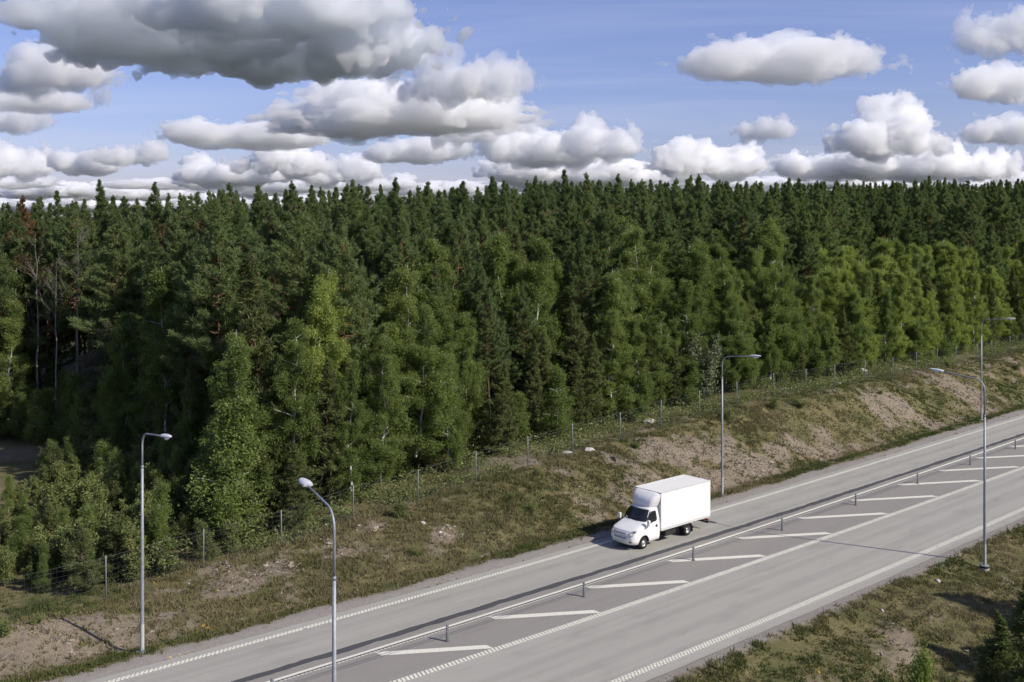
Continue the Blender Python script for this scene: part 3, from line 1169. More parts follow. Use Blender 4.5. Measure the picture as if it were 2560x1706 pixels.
def build_truck():
    S0, D0 = 6.02, -4.03
    x, y = rc(S0, D0)
    root = empty('box_lorry', (float(x), float(y), 0.004), float(heading(8.5)))
    tag(root, 'white box lorry driving towards the left on the far carriageway', 'lorry')
    W = mat_carpaint()
    WB = plain('box_panel_white', (0.74, 0.73, 0.685), 0.45, 0, 0.4, 0.025, 1.5)
    WR = plain('box_rail_aluminium', (0.60, 0.60, 0.57), 0.45, 0.3, 0.4, 0.06, 5)
    G = mat_glass()
    BK = M_BLACK
    TY = plain('tyre_rubber', (0.018, 0.018, 0.018), 0.85, 0, 0.2, 0.2, 12)
    RIM = plain('steel_rim', (0.42, 0.42, 0.41), 0.4, 0.6, 0.5, 0.15, 10)
    GR = plain('grille_grey', (0.30, 0.31, 0.33), 0.5, 0.0, 0.4, 0.1, 20)
    CH = plain('chassis_black', (0.025, 0.024, 0.023), 0.7, 0, 0.3, 0.3, 8)
    LAMP = plain('headlamp_glass', (0.62, 0.63, 0.64), 0.08, 0.4, 0.7, 0.15, 14)

    # cab outline: front edge and half width by height
    zk = [0.34, 0.44, 0.55, 0.75, 0.92, 1.02, 1.10, 1.17, 1.26, 1.38, 1.48, 1.54, 1.80, 2.10, 2.20, 2.26, 2.29]
    xk = [-0.93, -1.01, -1.04, -1.04, -1.01, -0.97, -0.90, -0.78, -0.52, -0.16, 0.10, 0.20, 0.35, 0.55, 0.64, 0.76, 0.95]
    wk = [0.90, 0.95, 0.975, 0.985, 0.99, 0.99, 0.985, 0.98, 0.975, 0.965, 0.955, 0.950, 0.905, 0.845, 0.815, 0.765, 0.66]
    xf = lambda z: np.interp(z, zk, xk)
    wf = lambda z: np.interp(z, zk, wk)
    XB = 1.40

    def front_x(yy, z):
        u = abs(yy) / wf(z)
        return xf(z) + 0.09 * u * u + 0.20 * u ** 7 + 0.16 * u ** 16

    zz = np.concatenate([np.arange(0.34, 1.0, 0.035), np.arange(1.0, 2.29, 0.035), [2.29]])
    nf, ns = 41, 34
    rings = []
    for z in zz:
        w = float(wf(z))
        ys = np.sin(np.linspace(-math.pi / 2, math.pi / 2, nf)) * w
        fr = [(float(front_x(v, z)), v, z) for v in ys]
        x0 = fr[-1][0]
        right = [(x0 + (XB - x0) * k / ns, w, z) for k in range(1, ns + 1)]
        left = [(x0 + (XB - x0) * k / ns, -w, z) for k in range(ns, 0, -1)]
        rings.append(fr + right + left)
    V = np.array(rings)
    nr, npnt = V.shape[:2]
    i = np.arange(nr * npnt).reshape(nr, npnt)
    j = np.roll(i, -1, 1)
    F = np.stack([i[:-1], j[:-1], j[1:], i[1:]], -1).reshape(-1, 4)
    VV = V.reshape(-1, 3)
    c = VV[F].mean(1)
    arch = ((c[:, 0] - 0.0) ** 2 + (c[:, 2] - 0.38) ** 2 < 0.43 ** 2) & (np.abs(c[:, 1]) > 0.6) & (c[:, 0] > -0.6)
    A = Acc()
    A.add(VV, F[~arch])
    # roof
    top = V[-1]
    n2 = len(top)
    ctr = np.array([[1.0, 0, 2.315]])
    A.add(np.concatenate([top, ctr]), np.array([(k, (k + 1) % n2, n2, n2) for k in range(n2)]))
    body = A.build('cab_body', W, root, True)
    # wheel housings, dark inside
    A = Acc()
    for sgn in (-1, 1):
        pts = []
        for k in range(13):
            q = math.pi * k / 12
            pts.append((-0.43 * math.cos(q), 0.38 + 0.43 * math.sin(q)))
        V0 = [(p, sgn * 0.975, r) for p, r in pts] + [(p, sgn * 0.60, r) for p, r in pts]
        A.add(V0, np.array([(k, k + 1, 14 + k, 13 + k) for k in range(12)]))
        A.add([(p, sgn * 0.60, r) for p, r in pts] + [(0, sgn * 0.60, 0.3)], np.array([(k, k + 1, 13, 13) for k in range(12)]))
    A.build('wheel_arch', BK, root)
    A = Acc()
    A.box((-0.90, -0.58, 0.30), (1.38, 0.58, 0.62))
    A.build('underbody', CH, root)

    def patch(name, y0, y1, z0, z1, mat, off, ny=10, nz=6, parent=root, fy=None, thick=0.0):
        """a piece lying on the cab's front surface"""
        g = []
        for b in range(nz + 1):
            z = z0 + (z1 - z0) * b / nz
            lo, hi = (y0, y1) if fy is None else fy(b / nz)
            for a in range(ny + 1):
                v = lo + (hi - lo) * a / ny
                g.append((float(front_x(v, z)) - off, v, z))
        q = np.arange((ny + 1) * (nz + 1)).reshape(nz + 1, ny + 1)
        Fq = np.stack([q[:-1, :-1], q[1:, :-1], q[1:, 1:], q[:-1, 1:]], -1).reshape(-1, 4)
        A = Acc()
        A.add(np.array(g), Fq)
        o = A.build(name, mat, parent, True)
        md = o.modifiers.new('thickness', 'SOLIDIFY')
        md.thickness = 0.02
        md.offset = -1.0
        return o

    ws = patch('windscreen', -1, 1, 1.535, 2.135, G, 0.012, 18, 10, fy=lambda b: (-(0.875 - 0.09 * b), 0.875 - 0.09 * b))
    patch('windscreen_seal', -1, 1, 1.515, 2.155, BK, 0.006, 18, 10, ws, fy=lambda b: (-(0.90 - 0.09 * b), 0.90 - 0.09 * b))
    patch('paper_slip', 0.56, 0.72, 1.56, 1.60, WB, 0.034, 3, 1, ws)
    for v in (-0.36, 0.30):
        A = Acc()
        A.tube([(float(front_x(v, 1.52)) - 0.03, v, 1.525), (float(front_x(v + 0.42, 1.575)) - 0.04, v + 0.42, 1.57)], [0.012, 0.008], 5)
        A.build('wiper', BK, ws)
    patch('bonnet_edge', -0.80, 0.80, 1.095, 1.105, BK, 0.004, 16, 1)
    gr = patch('grille', -0.52, 0.52, 0.90, 1.05, GR, 0.012, 12, 3, fy=lambda b: (-(0.47 + 0.07 * b), 0.47 + 0.07 * b))
    for k in range(4):
        patch('grille_bar', -0.50, 0.50, 0.915 + 0.033 * k, 0.928 + 0.033 * k, W, 0.022, 12, 1, gr)
    patch('lower_intake', -0.46, 0.46, 0.66, 0.77, GR, 0.008, 12, 2)
    patch('bumper_seam', -0.93, 0.93, 0.815, 0.825, BK, 0.003, 20, 1)
    pl = patch('number_plate', -0.26, 0.26, 0.47, 0.575, plain('plate_white', (0.62, 0.62, 0.60), 0.4, 0, 0.4, 0.1, 30), 0.020, 4, 1)
    for sgn in (-1, 1):
        lo, hi = sorted((sgn * 0.60, sgn * 0.90))
        h = patch('headlight', lo, hi, 0.88, 1.18, LAMP, 0.012, 8, 6,
                  fy=(lambda b, sg=sgn: tuple(sorted((sg * (0.50 + 0.24 * b), sg * (0.88 + 0.08 * b))))))
        tag(h, 'clear glass headlight at the cab corner')
        patch('lit_bulb', min(sgn * 0.66, sgn * 0.78), max(sgn * 0.66, sgn * 0.78), 0.945, 1.01, plain('painted_lamp_glow', (0.85, 0.66, 0.28), 0.2, 0, 0.5), 0.040, 3, 3, h)  # yellow colour stands in for the bulb's glow, nothing emits
        patch('headlight_rim', min(sgn * 0.80, sgn * 0.93), max(sgn * 0.80, sgn * 0.93), 1.06, 1.125, BK, 0.034, 3, 2, h)
        patch('fog_light', min(sgn * 0.66, sgn * 0.80), max(sgn * 0.66, sgn * 0.80), 0.50, 0.56, BK, 0.012, 3, 2)
    # doors: side glass, handle, seams
    for sgn in (-1, 1):
        def side(name, poly, mat, off, parent):
            A = Acc()
            P = [(px, sgn * (float(wf(pz)) + off), pz) for px, pz in poly]
            n = len(P)
            P2 = [(px, sgn * (float(wf(pz)) + off - 0.02), pz) for px, pz in poly]
            bmv = bpy.data.meshes.new(name)
            fs = [tuple(range(n)) if sgn > 0 else tuple(range(n))[::-1]] + [(k, (k + 1) % n, n + (k + 1) % n, n + k) for k in range(n)]
            bmv.from_pydata(P + P2, [], fs)
            return obj(name, bmv, mat, parent)
        win = side('side_window', [(0.40, 1.50), (0.47, 1.62), (0.66, 1.90), (0.80, 2.03), (1.10, 2.06), (1.16, 1.98), (1.17, 1.60), (1.10, 1.50), (0.72, 1.47), (0.50, 1.36), (0.40, 1.38)], G, 0.008, root)
        side('window_seal', [(0.36, 1.36), (0.44, 1.63), (0.63, 1.92), (0.78, 2.06), (1.11, 2.09), (1.19, 2.0), (1.20, 1.58), (1.12, 1.47), (0.74, 1.44), (0.52, 1.33)], BK, 0.003, win)
        side('door_seam', [(1.235, 0.52), (1.235, 2.09), (1.247, 2.09), (1.247, 0.52)], GR, 0.002, root)
        side('door_seam', [(0.33, 0.66), (0.40, 1.38), (0.412, 1.38), (0.342, 0.66)], GR, 0.002, root)
        A = Acc()
        yy = sgn * 0.985
        A.box((1.03, min(yy, yy + sgn * 0.035), 1.13), (1.17, max(yy, yy + sgn * 0.035), 1.27))
        A.build('door_handle', BK, root, False, 0.008)
        A = Acc()
        A.box((0.42, min(sgn * .96, sgn * .995), 0.86), (1.38, max(sgn * .96, sgn * .995), 0.885))
        A.build('side_trim', W, root)
        # mirrors
        mz = 1.50
        A = Acc()
        A.tube([(-0.425 * math.cos(q), sgn * 0.982, 0.38 + 0.425 * math.sin(q)) for q in np.linspace(-0.35, math.pi + 0.35, 26)], 0.022, 5)
        A.build('arch_lip', BK, root, True)
        A = Acc()
        A.tube([(0.30, sgn * 0.93, mz - 0.12), (0.22, sgn * 1.06, mz - 0.18), (0.20, sgn * 1.12, mz - 0.05)], 0.025, 6)
        A.tube([(0.30, sgn * 0.93, mz - 0.30), (0.22, sgn * 1.06, mz - 0.24), (0.20, sgn * 1.12, mz - 0.12)], 0.025, 6)
        arm = A.build('mirror_arm', BK, root)
        A = Acc()
        A.box((0.13, min(sgn * 1.06, sgn * 1.27), mz - 0.14), (0.26, max(sgn * 1.06, sgn * 1.27), mz + 0.21))
        h = A.build('mirror', W, root, True, 0.04, 3)
        A = Acc()
        A.box((0.255, min(sgn * 1.085, sgn * 1.245), mz - 0.11), (0.268, max(sgn * 1.085, sgn * 1.245), mz + 0.18))
        A.build('mirror_glass', G, h)
    # roof fairing
    nt, ny = 18, 33
    g = []
    for a in range(nt + 1):
        tt = a / nt
        z = 2.275 + 0.80 * tt
        hw = 0.83 + 0.22 * math.sin(tt * math.pi / 2)
        xr = 0.76 + 0.10 * tt + 0.52 * tt ** 3.2
        for b in range(ny + 1):
            u = -1 + 2 * b / ny
            uu = math.sin(u * math.pi / 2)
            rib = 0.022 * (1 / (1 + math.exp(-(abs(uu) - 0.44) * 40)) - 1) * (1 - tt ** 4)
            xx = xr + 0.06 * uu ** 2 + (1.41 - xr - 0.06) * abs(uu) ** 9 + rib
            g.append((min(xx, 1.43), hw * (uu if abs(uu) < 0.98 else math.copysign(1, uu)), z - 0.09 * abs(uu) ** 5 * tt ** 2))
    q = np.arange((nt + 1) * (ny + 1)).reshape(nt + 1, ny + 1)
    A = Acc()
    A.add(np.array(g), np.stack([q[:-1, :-1], q[1:, :-1], q[1:, 1:], q[:-1, 1:]], -1).reshape(-1, 4))
    fa = A.build('roof_fairing', W, root, True)
    md = fa.modifiers.new('thickness', 'SOLIDIFY')
    md.thickness = 0.03
    md.offset = -1
    # cargo box
    bx0, bx1, hw, zb, zt = 1.45, 6.17, 1.065, 0.80, 3.10
    A = Acc()
    A.box((bx0 + .02, -hw + .012, zb + .02), (bx1 - .02, hw - .012, zt - .012))
    box = A.build('cargo_box', WB, root, False, 0.012)
    for (n, lo, hi) in (('roof_rail', (bx0, -hw - .004, zt - .055), (bx1, -hw + .05, zt)), ('roof_rail', (bx0, hw - .05, zt - .055), (bx1, hw + .004, zt)),
                        ('front_rail', (bx0 - .004, -hw + .05, zt - .055), (bx0 + .05, hw - .05, zt)), ('rear_rail', (bx1 - .05, -hw + .05, zt - .07), (bx1 + .004, hw - .05, zt)),
                        ('bottom_rail', (bx0, -hw - .006, zb), (bx1, -hw + .05, zb + .16)), ('bottom_rail', (bx0, hw - .05, zb), (bx1, hw + .006, zb + .16)),
                        ('corner_post', (bx0 - .002, -hw - .002, zb + .16), (bx0 + .055, -hw + .05, zt - .055)), ('corner_post', (bx0 - .002, hw - .05, zb + .16), (bx0 + .055, hw + .002, zt - .055)),
                        ('corner_post', (bx1 - .07, -hw - .002, zb + .16), (bx1 + .002, -hw + .05, zt - .055)), ('corner_post', (bx1 - .07, hw - .05, zb + .16), (bx1 + .002, hw + .002, zt - .055))):
        A = Acc()
        A.box(lo, hi)
        A.build(n, WR if 'bottom' in n or 'roof' in n else WB, box, False, 0.006)
    for k in (-1, 1):
        A = Acc()
        A.box((bx1 - 0.03, min(k * .02, k * (hw - .05)), zb + .10), (bx1 + .012, max(k * .02, k * (hw - .05)), zt - .08))
        A.build('rear_door', WB, box, False, 0.008)
    # chassis
    A = Acc()
    for sgn in (-1, 1):
        A.box((1.2, sgn * .42 - .05, .56), (6.1, sgn * .42 + .05, .78))
    for xx in (1.7, 2.6, 3.4, 4.7, 5.6):
        A.box((xx, -hw + .1, .70), (xx + .08, hw - .1, .795))
    A.build('chassis_frame', CH, root)
    A = Acc()
    A.box((2.0, -.92, .36), (3.0, -.50, .74))
    A.build('fuel_tank', CH, root, False, 0.04)
    A = Acc()
    A.box((1.55, .5, .38), (2.2, .9, .72))
    A.build('battery_box', CH, root, False, 0.03)
    A = Acc()
    A.box((6.02, -.98, .40), (6.12, .98, .51))
    A.box((5.6, -.5, .50), (6.08, -.42, .70))
    A.box((5.6, .42, .50), (6.08, .5, .70))
    A.build('rear_bumper_bar', CH, root, False, 0.01)
    for sgn in (-1, 1):
        A = Acc()
        A.box((6.10, sgn * .78 - .16, .54), (6.16, sgn * .78 + .16, .64))
        A.build('tail_light', plain('tail_red', (0.35, 0.02, 0.02), 0.3, 0, 0.5), root, False, 0.008)
        # mudguard over the twin wheels
        A = Acc()
        pts = [(4.08 - .44 * math.cos(q), .37 + .44 * math.sin(q)) for q in np.linspace(0.25, math.pi - 0.1, 12)]
        V0 = [(p, sgn * 1.0, r) for p, r in pts] + [(p, sgn * .50, r) for p, r in pts]
        A.add(V0, np.array([(k, k + 1, 13 + k, 12 + k) for k in range(11)]))
        mg = A.build('mudguard', CH, root, True)
        mg.modifiers.new('thickness', 'SOLIDIFY').thickness = 0.02
        A = Acc()
        A.box((4.52, min(sgn * .55, sgn * .98), .16), (4.535, max(sgn * .55, sgn * .98), .52))
        A.build('mud_flap', BK, root)

    def wheel(x, y, sgn, dish):
        R, w = 0.355, 0.205
        prof = [(0.20, -w / 2), (0.30, -w / 2), (0.335, -w / 2 + .012), (R, -w / 2 + .035), (R, w / 2 - .035), (0.335, w / 2 - .012), (0.30, w / 2), (0.20, w / 2)]
        n = 28
        V, F = [], []
        for k in range(n):
            q = 2 * math.pi * k / n
            for r_, yy in prof:
                V.append((r_ * math.cos(q), yy, r_ * math.sin(q)))
        m = len(prof)
        for k in range(n):
            for a in range(m - 1):
                F.append((k * m + a, k * m + a + 1, ((k + 1) % n) * m + a + 1, ((k + 1) % n) * m + a))
        wh = empty('wheel', (x, y, R))
        wh.parent = root
        A = Acc()
        A.add(V, np.array(F))
        A.build('tyre', TY, wh, True)
        # rim: dished disc with a hub
        e = sgn * (w / 2 - 0.012)
        prof = [(0.212, e), (0.195, e - sgn * .02), (0.165, e - sgn * (.05 if not dish else .11)), (0.10, e - sgn * (.02 if not dish else .12)), (0.075, e + sgn * (.012 if not dish else -.06)), (0.05, e + sgn * (.02 if not dish else -.05)), (0.001, e + sgn * (.02 if not dish else -.05))]
        V, F = [], []
        for k in range(n):
            q = 2 * math.pi * k / n
            for r_, yy in prof:
                V.append((r_ * math.cos(q), yy, r_ * math.sin(q)))
        m = len(prof)
        for k in range(n):
            for a in range(m - 1):
                f = (k * m + a, k * m + a + 1, ((k + 1) % n) * m + a + 1, ((k + 1) % n) * m + a)
                F.append(f if sgn < 0 else f[::-1])
        A = Acc()
        A.add(V, np.array(F))
        A.build('rim', RIM, wh, True)
    for sgn in (-1, 1):
        wheel(0.0, sgn * 0.855, sgn, False)
        wheel(4.08, sgn * 0.865, sgn, True)
        wheel(4.08, sgn * 0.63, sgn, True)


build_truck()


# ------------------------------------------------------------------ trees
def mat_leaf(name, c_dark, c_light, c_tip=None, trans=0.25, hue_var=0.5):
    m, t, out = new_mat(name)
    g = t.nodes.new('ShaderNodeNewGeometry')
    isl = X(t, g.outputs['Random Per Island'])
    oi = t.nodes.new('ShaderNodeObjectInfo')
    rnd = X(t, oi.outputs['Random'])
    n = noise(t, coords(t), 0.9, 3.0, 0.6)
    f = (isl * 0.55 + n * 0.6 + (rnd - 0.5) * hue_var - 0.08).clamp()
    col = mixc(t, f, c_dark, c_light)
    if c_tip:
        col = mixc(t, isl.step(0.90, 0.93), col, c_tip)
    d = t.nodes.new('ShaderNodeBsdfPrincipled')
    t.links.new(col.s, d.inputs['Base Color'])
    d.inputs['Roughness'].default_value = 0.6
    d.inputs['Specular IOR Level'].default_value = 0.25
    tr = t.nodes.new('ShaderNodeBsdfTranslucent')
    t.links.new(mixc(t, 1.0, col, (1.25, 1.35, 0.7), 'MULTIPLY').s, tr.inputs['Color'])
    mx = t.nodes.new('ShaderNodeMixShader')
    mx.inputs[0].default_value = trans
    t.links.new(d.outputs[0], mx.inputs[1])
    t.links.new(tr.outputs[0], mx.inputs[2])
    t.links.new(mx.outputs[0], out.inputs['Surface'])
    return m


def mat_bark(name, low, high, z0, z1, mark=None):
    m, t, out = new_mat(name)
    c = coords(t)
    x, y, z = sepxyz(t, c)
    n = noise(t, combine(t, x * 3.0, y * 3.0, z * 1.0), 3.0, 5.0, 0.65)
    col = mixc(t, (z + (n - 0.5) * 2.0).step(z0, z1), low, high)
    col = mixc(t, n.step(0.5, 0.75) * 0.6, col, tuple(q * 0.45 for q in low))
    if mark:
        k = noise(t, combine(t, x * 1.2, y * 1.2, z * 7.0), 2.0, 3.0, 0.6)
        col = mixc(t, k.step(0.60, 0.66), col, mark)
    b = principled(t, out, col, 0.9, 0, 0.15)
    return m


M_NEEDLE = mat_leaf('pine_needles', (0.082, 0.122, 0.046), (0.182, 0.232, 0.094), (0.25, 0.26, 0.12), 0.42, 0.8)
M_NEEDLE_Y = mat_leaf('young_pine_needles', (0.078, 0.105, 0.036), (0.180, 0.208, 0.078), (0.24, 0.21, 0.10), 0.40, 0.6)
M_SPRUCE = mat_leaf('spruce_needles', (0.012, 0.022, 0.010), (0.034, 0.050, 0.018), (0.06, 0.08, 0.025), 0.10, 0.5)
M_BROWN = mat_leaf('dead_brown_needles', (0.085, 0.048, 0.022), (0.175, 0.098, 0.044), None, 0.10, 0.3)
M_BIRCH = mat_leaf('birch_leaves', (0.104, 0.150, 0.040), (0.215, 0.262, 0.080), (0.27, 0.31, 0.10), 0.48, 0.75)
M_BIRCH_Y = mat_leaf('pale_birch_leaves', (0.165, 0.212, 0.046), (0.310, 0.362, 0.104), (0.37, 0.40, 0.15), 0.48, 0.4)
M_SHRUB = mat_leaf('shrub_leaves', (0.095, 0.122, 0.038), (0.205, 0.230, 0.078), (0.27, 0.28, 0.12), 0.30, 0.7)
M_WILLOW = mat_leaf('grey_willow_leaves', (0.10, 0.125, 0.065), (0.22, 0.25, 0.14), (0.30, 0.31, 0.20), 0.25, 0.3)
M_BUD = mat_leaf('brown_opening_buds', (0.075, 0.055, 0.020), (0.17, 0.125, 0.045), (0.20, 0.17, 0.06), 0.2, 0.4)
M_BARK_P = mat_bark('pine_bark', (0.085, 0.070, 0.058), (0.175, 0.098, 0.058), 5.0, 9.5)
M_BARK_B = mat_bark('birch_bark', (0.40, 0.38, 0.34), (0.58, 0.56, 0.52), 0.5, 2.0, (0.05, 0.045, 0.04))
M_BARK_G = mat_bark('grey_dead_wood', (0.12, 0.118, 0.096), (0.21, 0.19, 0.17), 1.0, 7.0)
M_BARK_T = mat_bark('twig_bark', (0.10, 0.08, 0.06), (0.15, 0.12, 0.09), 0.5, 3.0)


class Wood(Acc):
    """limbs collected in one mesh; every main stem kept apart"""
    def __init__(self):
        super().__init__()
        self.stems = []

    def stem(self, P, R, sides=7):
        a = Acc()
        a.tube(P, R, sides)
        self.stems.append(a)


def unit(v):
    return v / (np.linalg.norm(v, axis=-1, keepdims=True) + 1e-9)


def blades(centres, dirs, length, width, rng, droop=0.0, fac=None):
    """one thin triangle per entry, root at centre, pointing along dirs"""
    n = len(centres)
    side = unit(np.cross(dirs, unit(rng.standard_normal((n, 3)))))
    L = (length * rng.uniform(0.7, 1.25, n))[:, None]
    if fac is not None:
        L = L * fac[:, None]
    w = (width * rng.uniform(0.7, 1.3, n))[:, None]
    tip = centres + dirs * L
    tip[:, 2] -= droop * L[:, 0]
    V = np.stack([centres - side * w, centres + side * w, tip], 1).reshape(-1, 3)
    return V, np.arange(3 * n).reshape(n, 3)


def leaf_quads(c, size, rng, up=0.35):
    """one small pointed leaf per entry"""
    n = len(c)
    nrm = unit(rng.standard_normal((n, 3)) + np.array([0, 0, up]))
    a = unit(np.cross(nrm, unit(rng.standard_normal((n, 3)))))
    b = np.cross(nrm, a)
    s = (size * rng.uniform(0.65, 1.3, n))[:, None]
    V = np.stack([c - a * s * 0.45 - b * s * 0.42, c - a * s * 0.45 + b * s * 0.42, c + a * s * 0.75], 1).reshape(-1, 3)
    return V, np.arange(3 * n).reshape(n, 3)


def trunk_line(rng, H, wob=0.12, n=14, lean=(0, 0)):
    z = np.linspace(-0.3, H, n)
    w = np.cumsum(rng.normal(0, wob / n * 2.2, (n, 2)), 0)
    w -= w[0]
    return np.stack([w[:, 0] + lean[0] * (z / H) ** 1.5, w[:, 1] + lean[1] * (z / H) ** 1.5, z], 1)


def at_z(line, z):
    return np.array([np.interp(z, line[:, 2], line[:, 0]), np.interp(z, line[:, 2], line[:, 1]), z])


def make_pine(seed, H=21.0, cb=0.42, rad=2.35, r0=0.16, whorl=0.50, tuft=13, blade=(0.34, 0.040), gaps=0.14, sparse_top=False, stubs=8):
    rng = np.random.default_rng(seed)
    wood = Wood()
    line = trunk_line(rng, H, 0.5)
    rr = r0 * (1 - line[:, 2] / (H * 1.03)).clip(0.04) ** 0.8
    wood.stem(line, rr, 7)
    ph = rng.uniform(0, 6.28, 2)
    lop = lambda q: 1.0 + 0.20 * math.sin(q + ph[0]) + 0.12 * math.sin(2 * q + ph[1])
    C, Dr = [], []
    zc = cb * H
    z = zc
    while z < H - 0.3:
        t = (z - zc) / (H - zc)
        prof = (0.62 + 0.38 * min(1, t / 0.16)) * (1 - max(0.0, t - 0.10) / 0.905) ** (0.92 if t < 0.75 else 1.06)
        nb = int(rng.integers(4, 7))
        a0 = rng.uniform(0, 6.28)
        for b in range(nb):
            if rng.random() < gaps:
                continue
            az = a0 + b * 6.283 / nb + rng.uniform(-0.35, 0.35)
            L = max(0.16, rad * prof * rng.uniform(0.50, 1.30) * lop(az))
            rise = math.radians(rng.uniform(-10, 12) + 46 * t ** 1.3)
            base = at_z(line, z + rng.uniform(-0.2, 0.2))
            out = np.array([math.cos(az), math.sin(az), 0.0])
            u = np.linspace(0, 1, 5)
            curve = base + out * (L * u * math.cos(rise))[:, None] + np.array([0, 0, 1.0]) * (L * (u * math.sin(rise) - 0.10 * u * (1 - u) * 2 + 0.16 * u * u))[:, None]
            wood.tube(curve, np.linspace(0.035 + 0.012 * L, 0.008, 5), 3, False)
            nt = int(3 + 8 * L)
            uu = rng.uniform(0.30, 1.03, nt) ** 0.8
            pos = np.stack([np.interp(uu, u, curve[:, k]) for k in range(3)], 1)
            lat = np.cross(out, [0, 0, 1.0])
            spread = rng.normal(0, 1, nt) * 0.30 * L * (1.15 - uu)
            pos += lat * spread[:, None]
            pos[:, 2] += rng.normal(0.02, 0.055, nt)
            C.append(pos)
            dd = out * 0.55 + np.array([0, 0, 0.55])
            Dr.append(np.repeat(dd[None], nt, 0) + lat * (spread / (0.3 * L))[:, None] * 0.5)
        z += whorl * (1.0 - 0.35 * t) * rng.uniform(0.8, 1.25)
    # leader
    nt = 9
    zz = H - rng.uniform(0, 1.3, nt)
    C.append(np.stack([at_z(line, q) for q in zz]))
    Dr.append(np.repeat(np.array([[0, 0, 1.0]]), nt, 0))
    for k in range(stubs):                        # dead stubs below the crown
        q = rng.uniform(min(0.15, cb * 0.5), cb) * H
        az = rng.uniform(0, 6.28)
        b = at_z(line, q)
        o = np.array([math.cos(az), math.sin(az), rng.uniform(-0.25, 0.2)])
        wood.tube(np.array([b, b + o * rng.uniform(0.4, 1.3)]), [0.025, 0.006], 3, False)
    C = np.concatenate(C)
    Dr = np.concatenate(Dr)
    n = len(C)
    fac = 0.42 + 0.58 * np.clip((H - np.repeat(C[:, 2], tuft)) / (0.16 * H), 0, 1)
    cc = np.repeat(C, tuft, 0) + rng.normal(0, 0.075, (n * tuft, 3)) * fac[:, None]
    dr = unit(np.repeat(Dr, tuft, 0) + rng.normal(0, 0.75, (n * tuft, 3)))
    V, F = blades(cc, dr, blade[0], blade[1], rng, 0.0, fac)
    return wood, (V, F)


def make_spruce(seed, H=20.0, rad=2.6):
    rng = np.random.default_rng(seed)
    wood = Wood()
    line = trunk_line(rng, H, 0.15)
    wood.stem(line, 0.17 * (1 - line[:, 2] / (H * 1.03)).clip(0.03), 7)
    C, Dr = [], []
    z = 0.12 * H
    while z < H - 0.2:
        t = z / H
        nb = int(rng.integers(5, 8))
        a0 = rng.uniform(0, 6.28)
        for b in range(nb):
            L = max(0.2, rad * (1 - t) ** 0.85 * rng.uniform(0.75, 1.12))
            az = a0 + b * 6.283 / nb + rng.uniform(-0.25, 0.25)
            base = at_z(line, z)
            out = np.array([math.cos(az), math.sin(az), 0.0])
            u = np.linspace(0, 1, 5)
            dz = L * (-0.38 * u * (1 - t) + 0.22 * u ** 3 + 0.30 * u * t)
            curve = base + out * (L * u)[:, None] + np.array([0, 0, 1.0]) * dz[:, None]
            wood.tube(curve, np.linspace(0.03, 0.006, 5), 3, False)
            nt = int(5 + 8 * L)
            uu = rng.uniform(0.12, 1.03, nt)
            pos = np.stack([np.interp(uu, u, curve[:, k]) for k in range(3)], 1)
            lat = np.cross(out, [0, 0, 1.0])
            sp = rng.normal(0, 1, nt) * 0.20 * L * (1.15 - uu)
            pos += lat * sp[:, None]
            pos[:, 2] -= np.abs(rng.normal(0, 0.10, nt))
            C.append(pos)
            Dr.append(np.repeat((out * 0.8 - np.array([0, 0, 0.25]))[None], nt, 0) + lat * (sp / (0.3 * L))[:, None] * 0.4)
        z += 0.42 * (1 - 0.4 * t)
    C, Dr = np.concatenate(C), np.concatenate(Dr)
    k = 7
    cc = np.repeat(C, k, 0) + rng.normal(0, 0.06, (len(C) * k, 3))
    dr = unit(np.repeat(Dr, k, 0) + rng.normal(0, 0.45, (len(C) * k, 3)))
    return wood, blades(cc, dr, 0.34, 0.040, rng, 0.15)


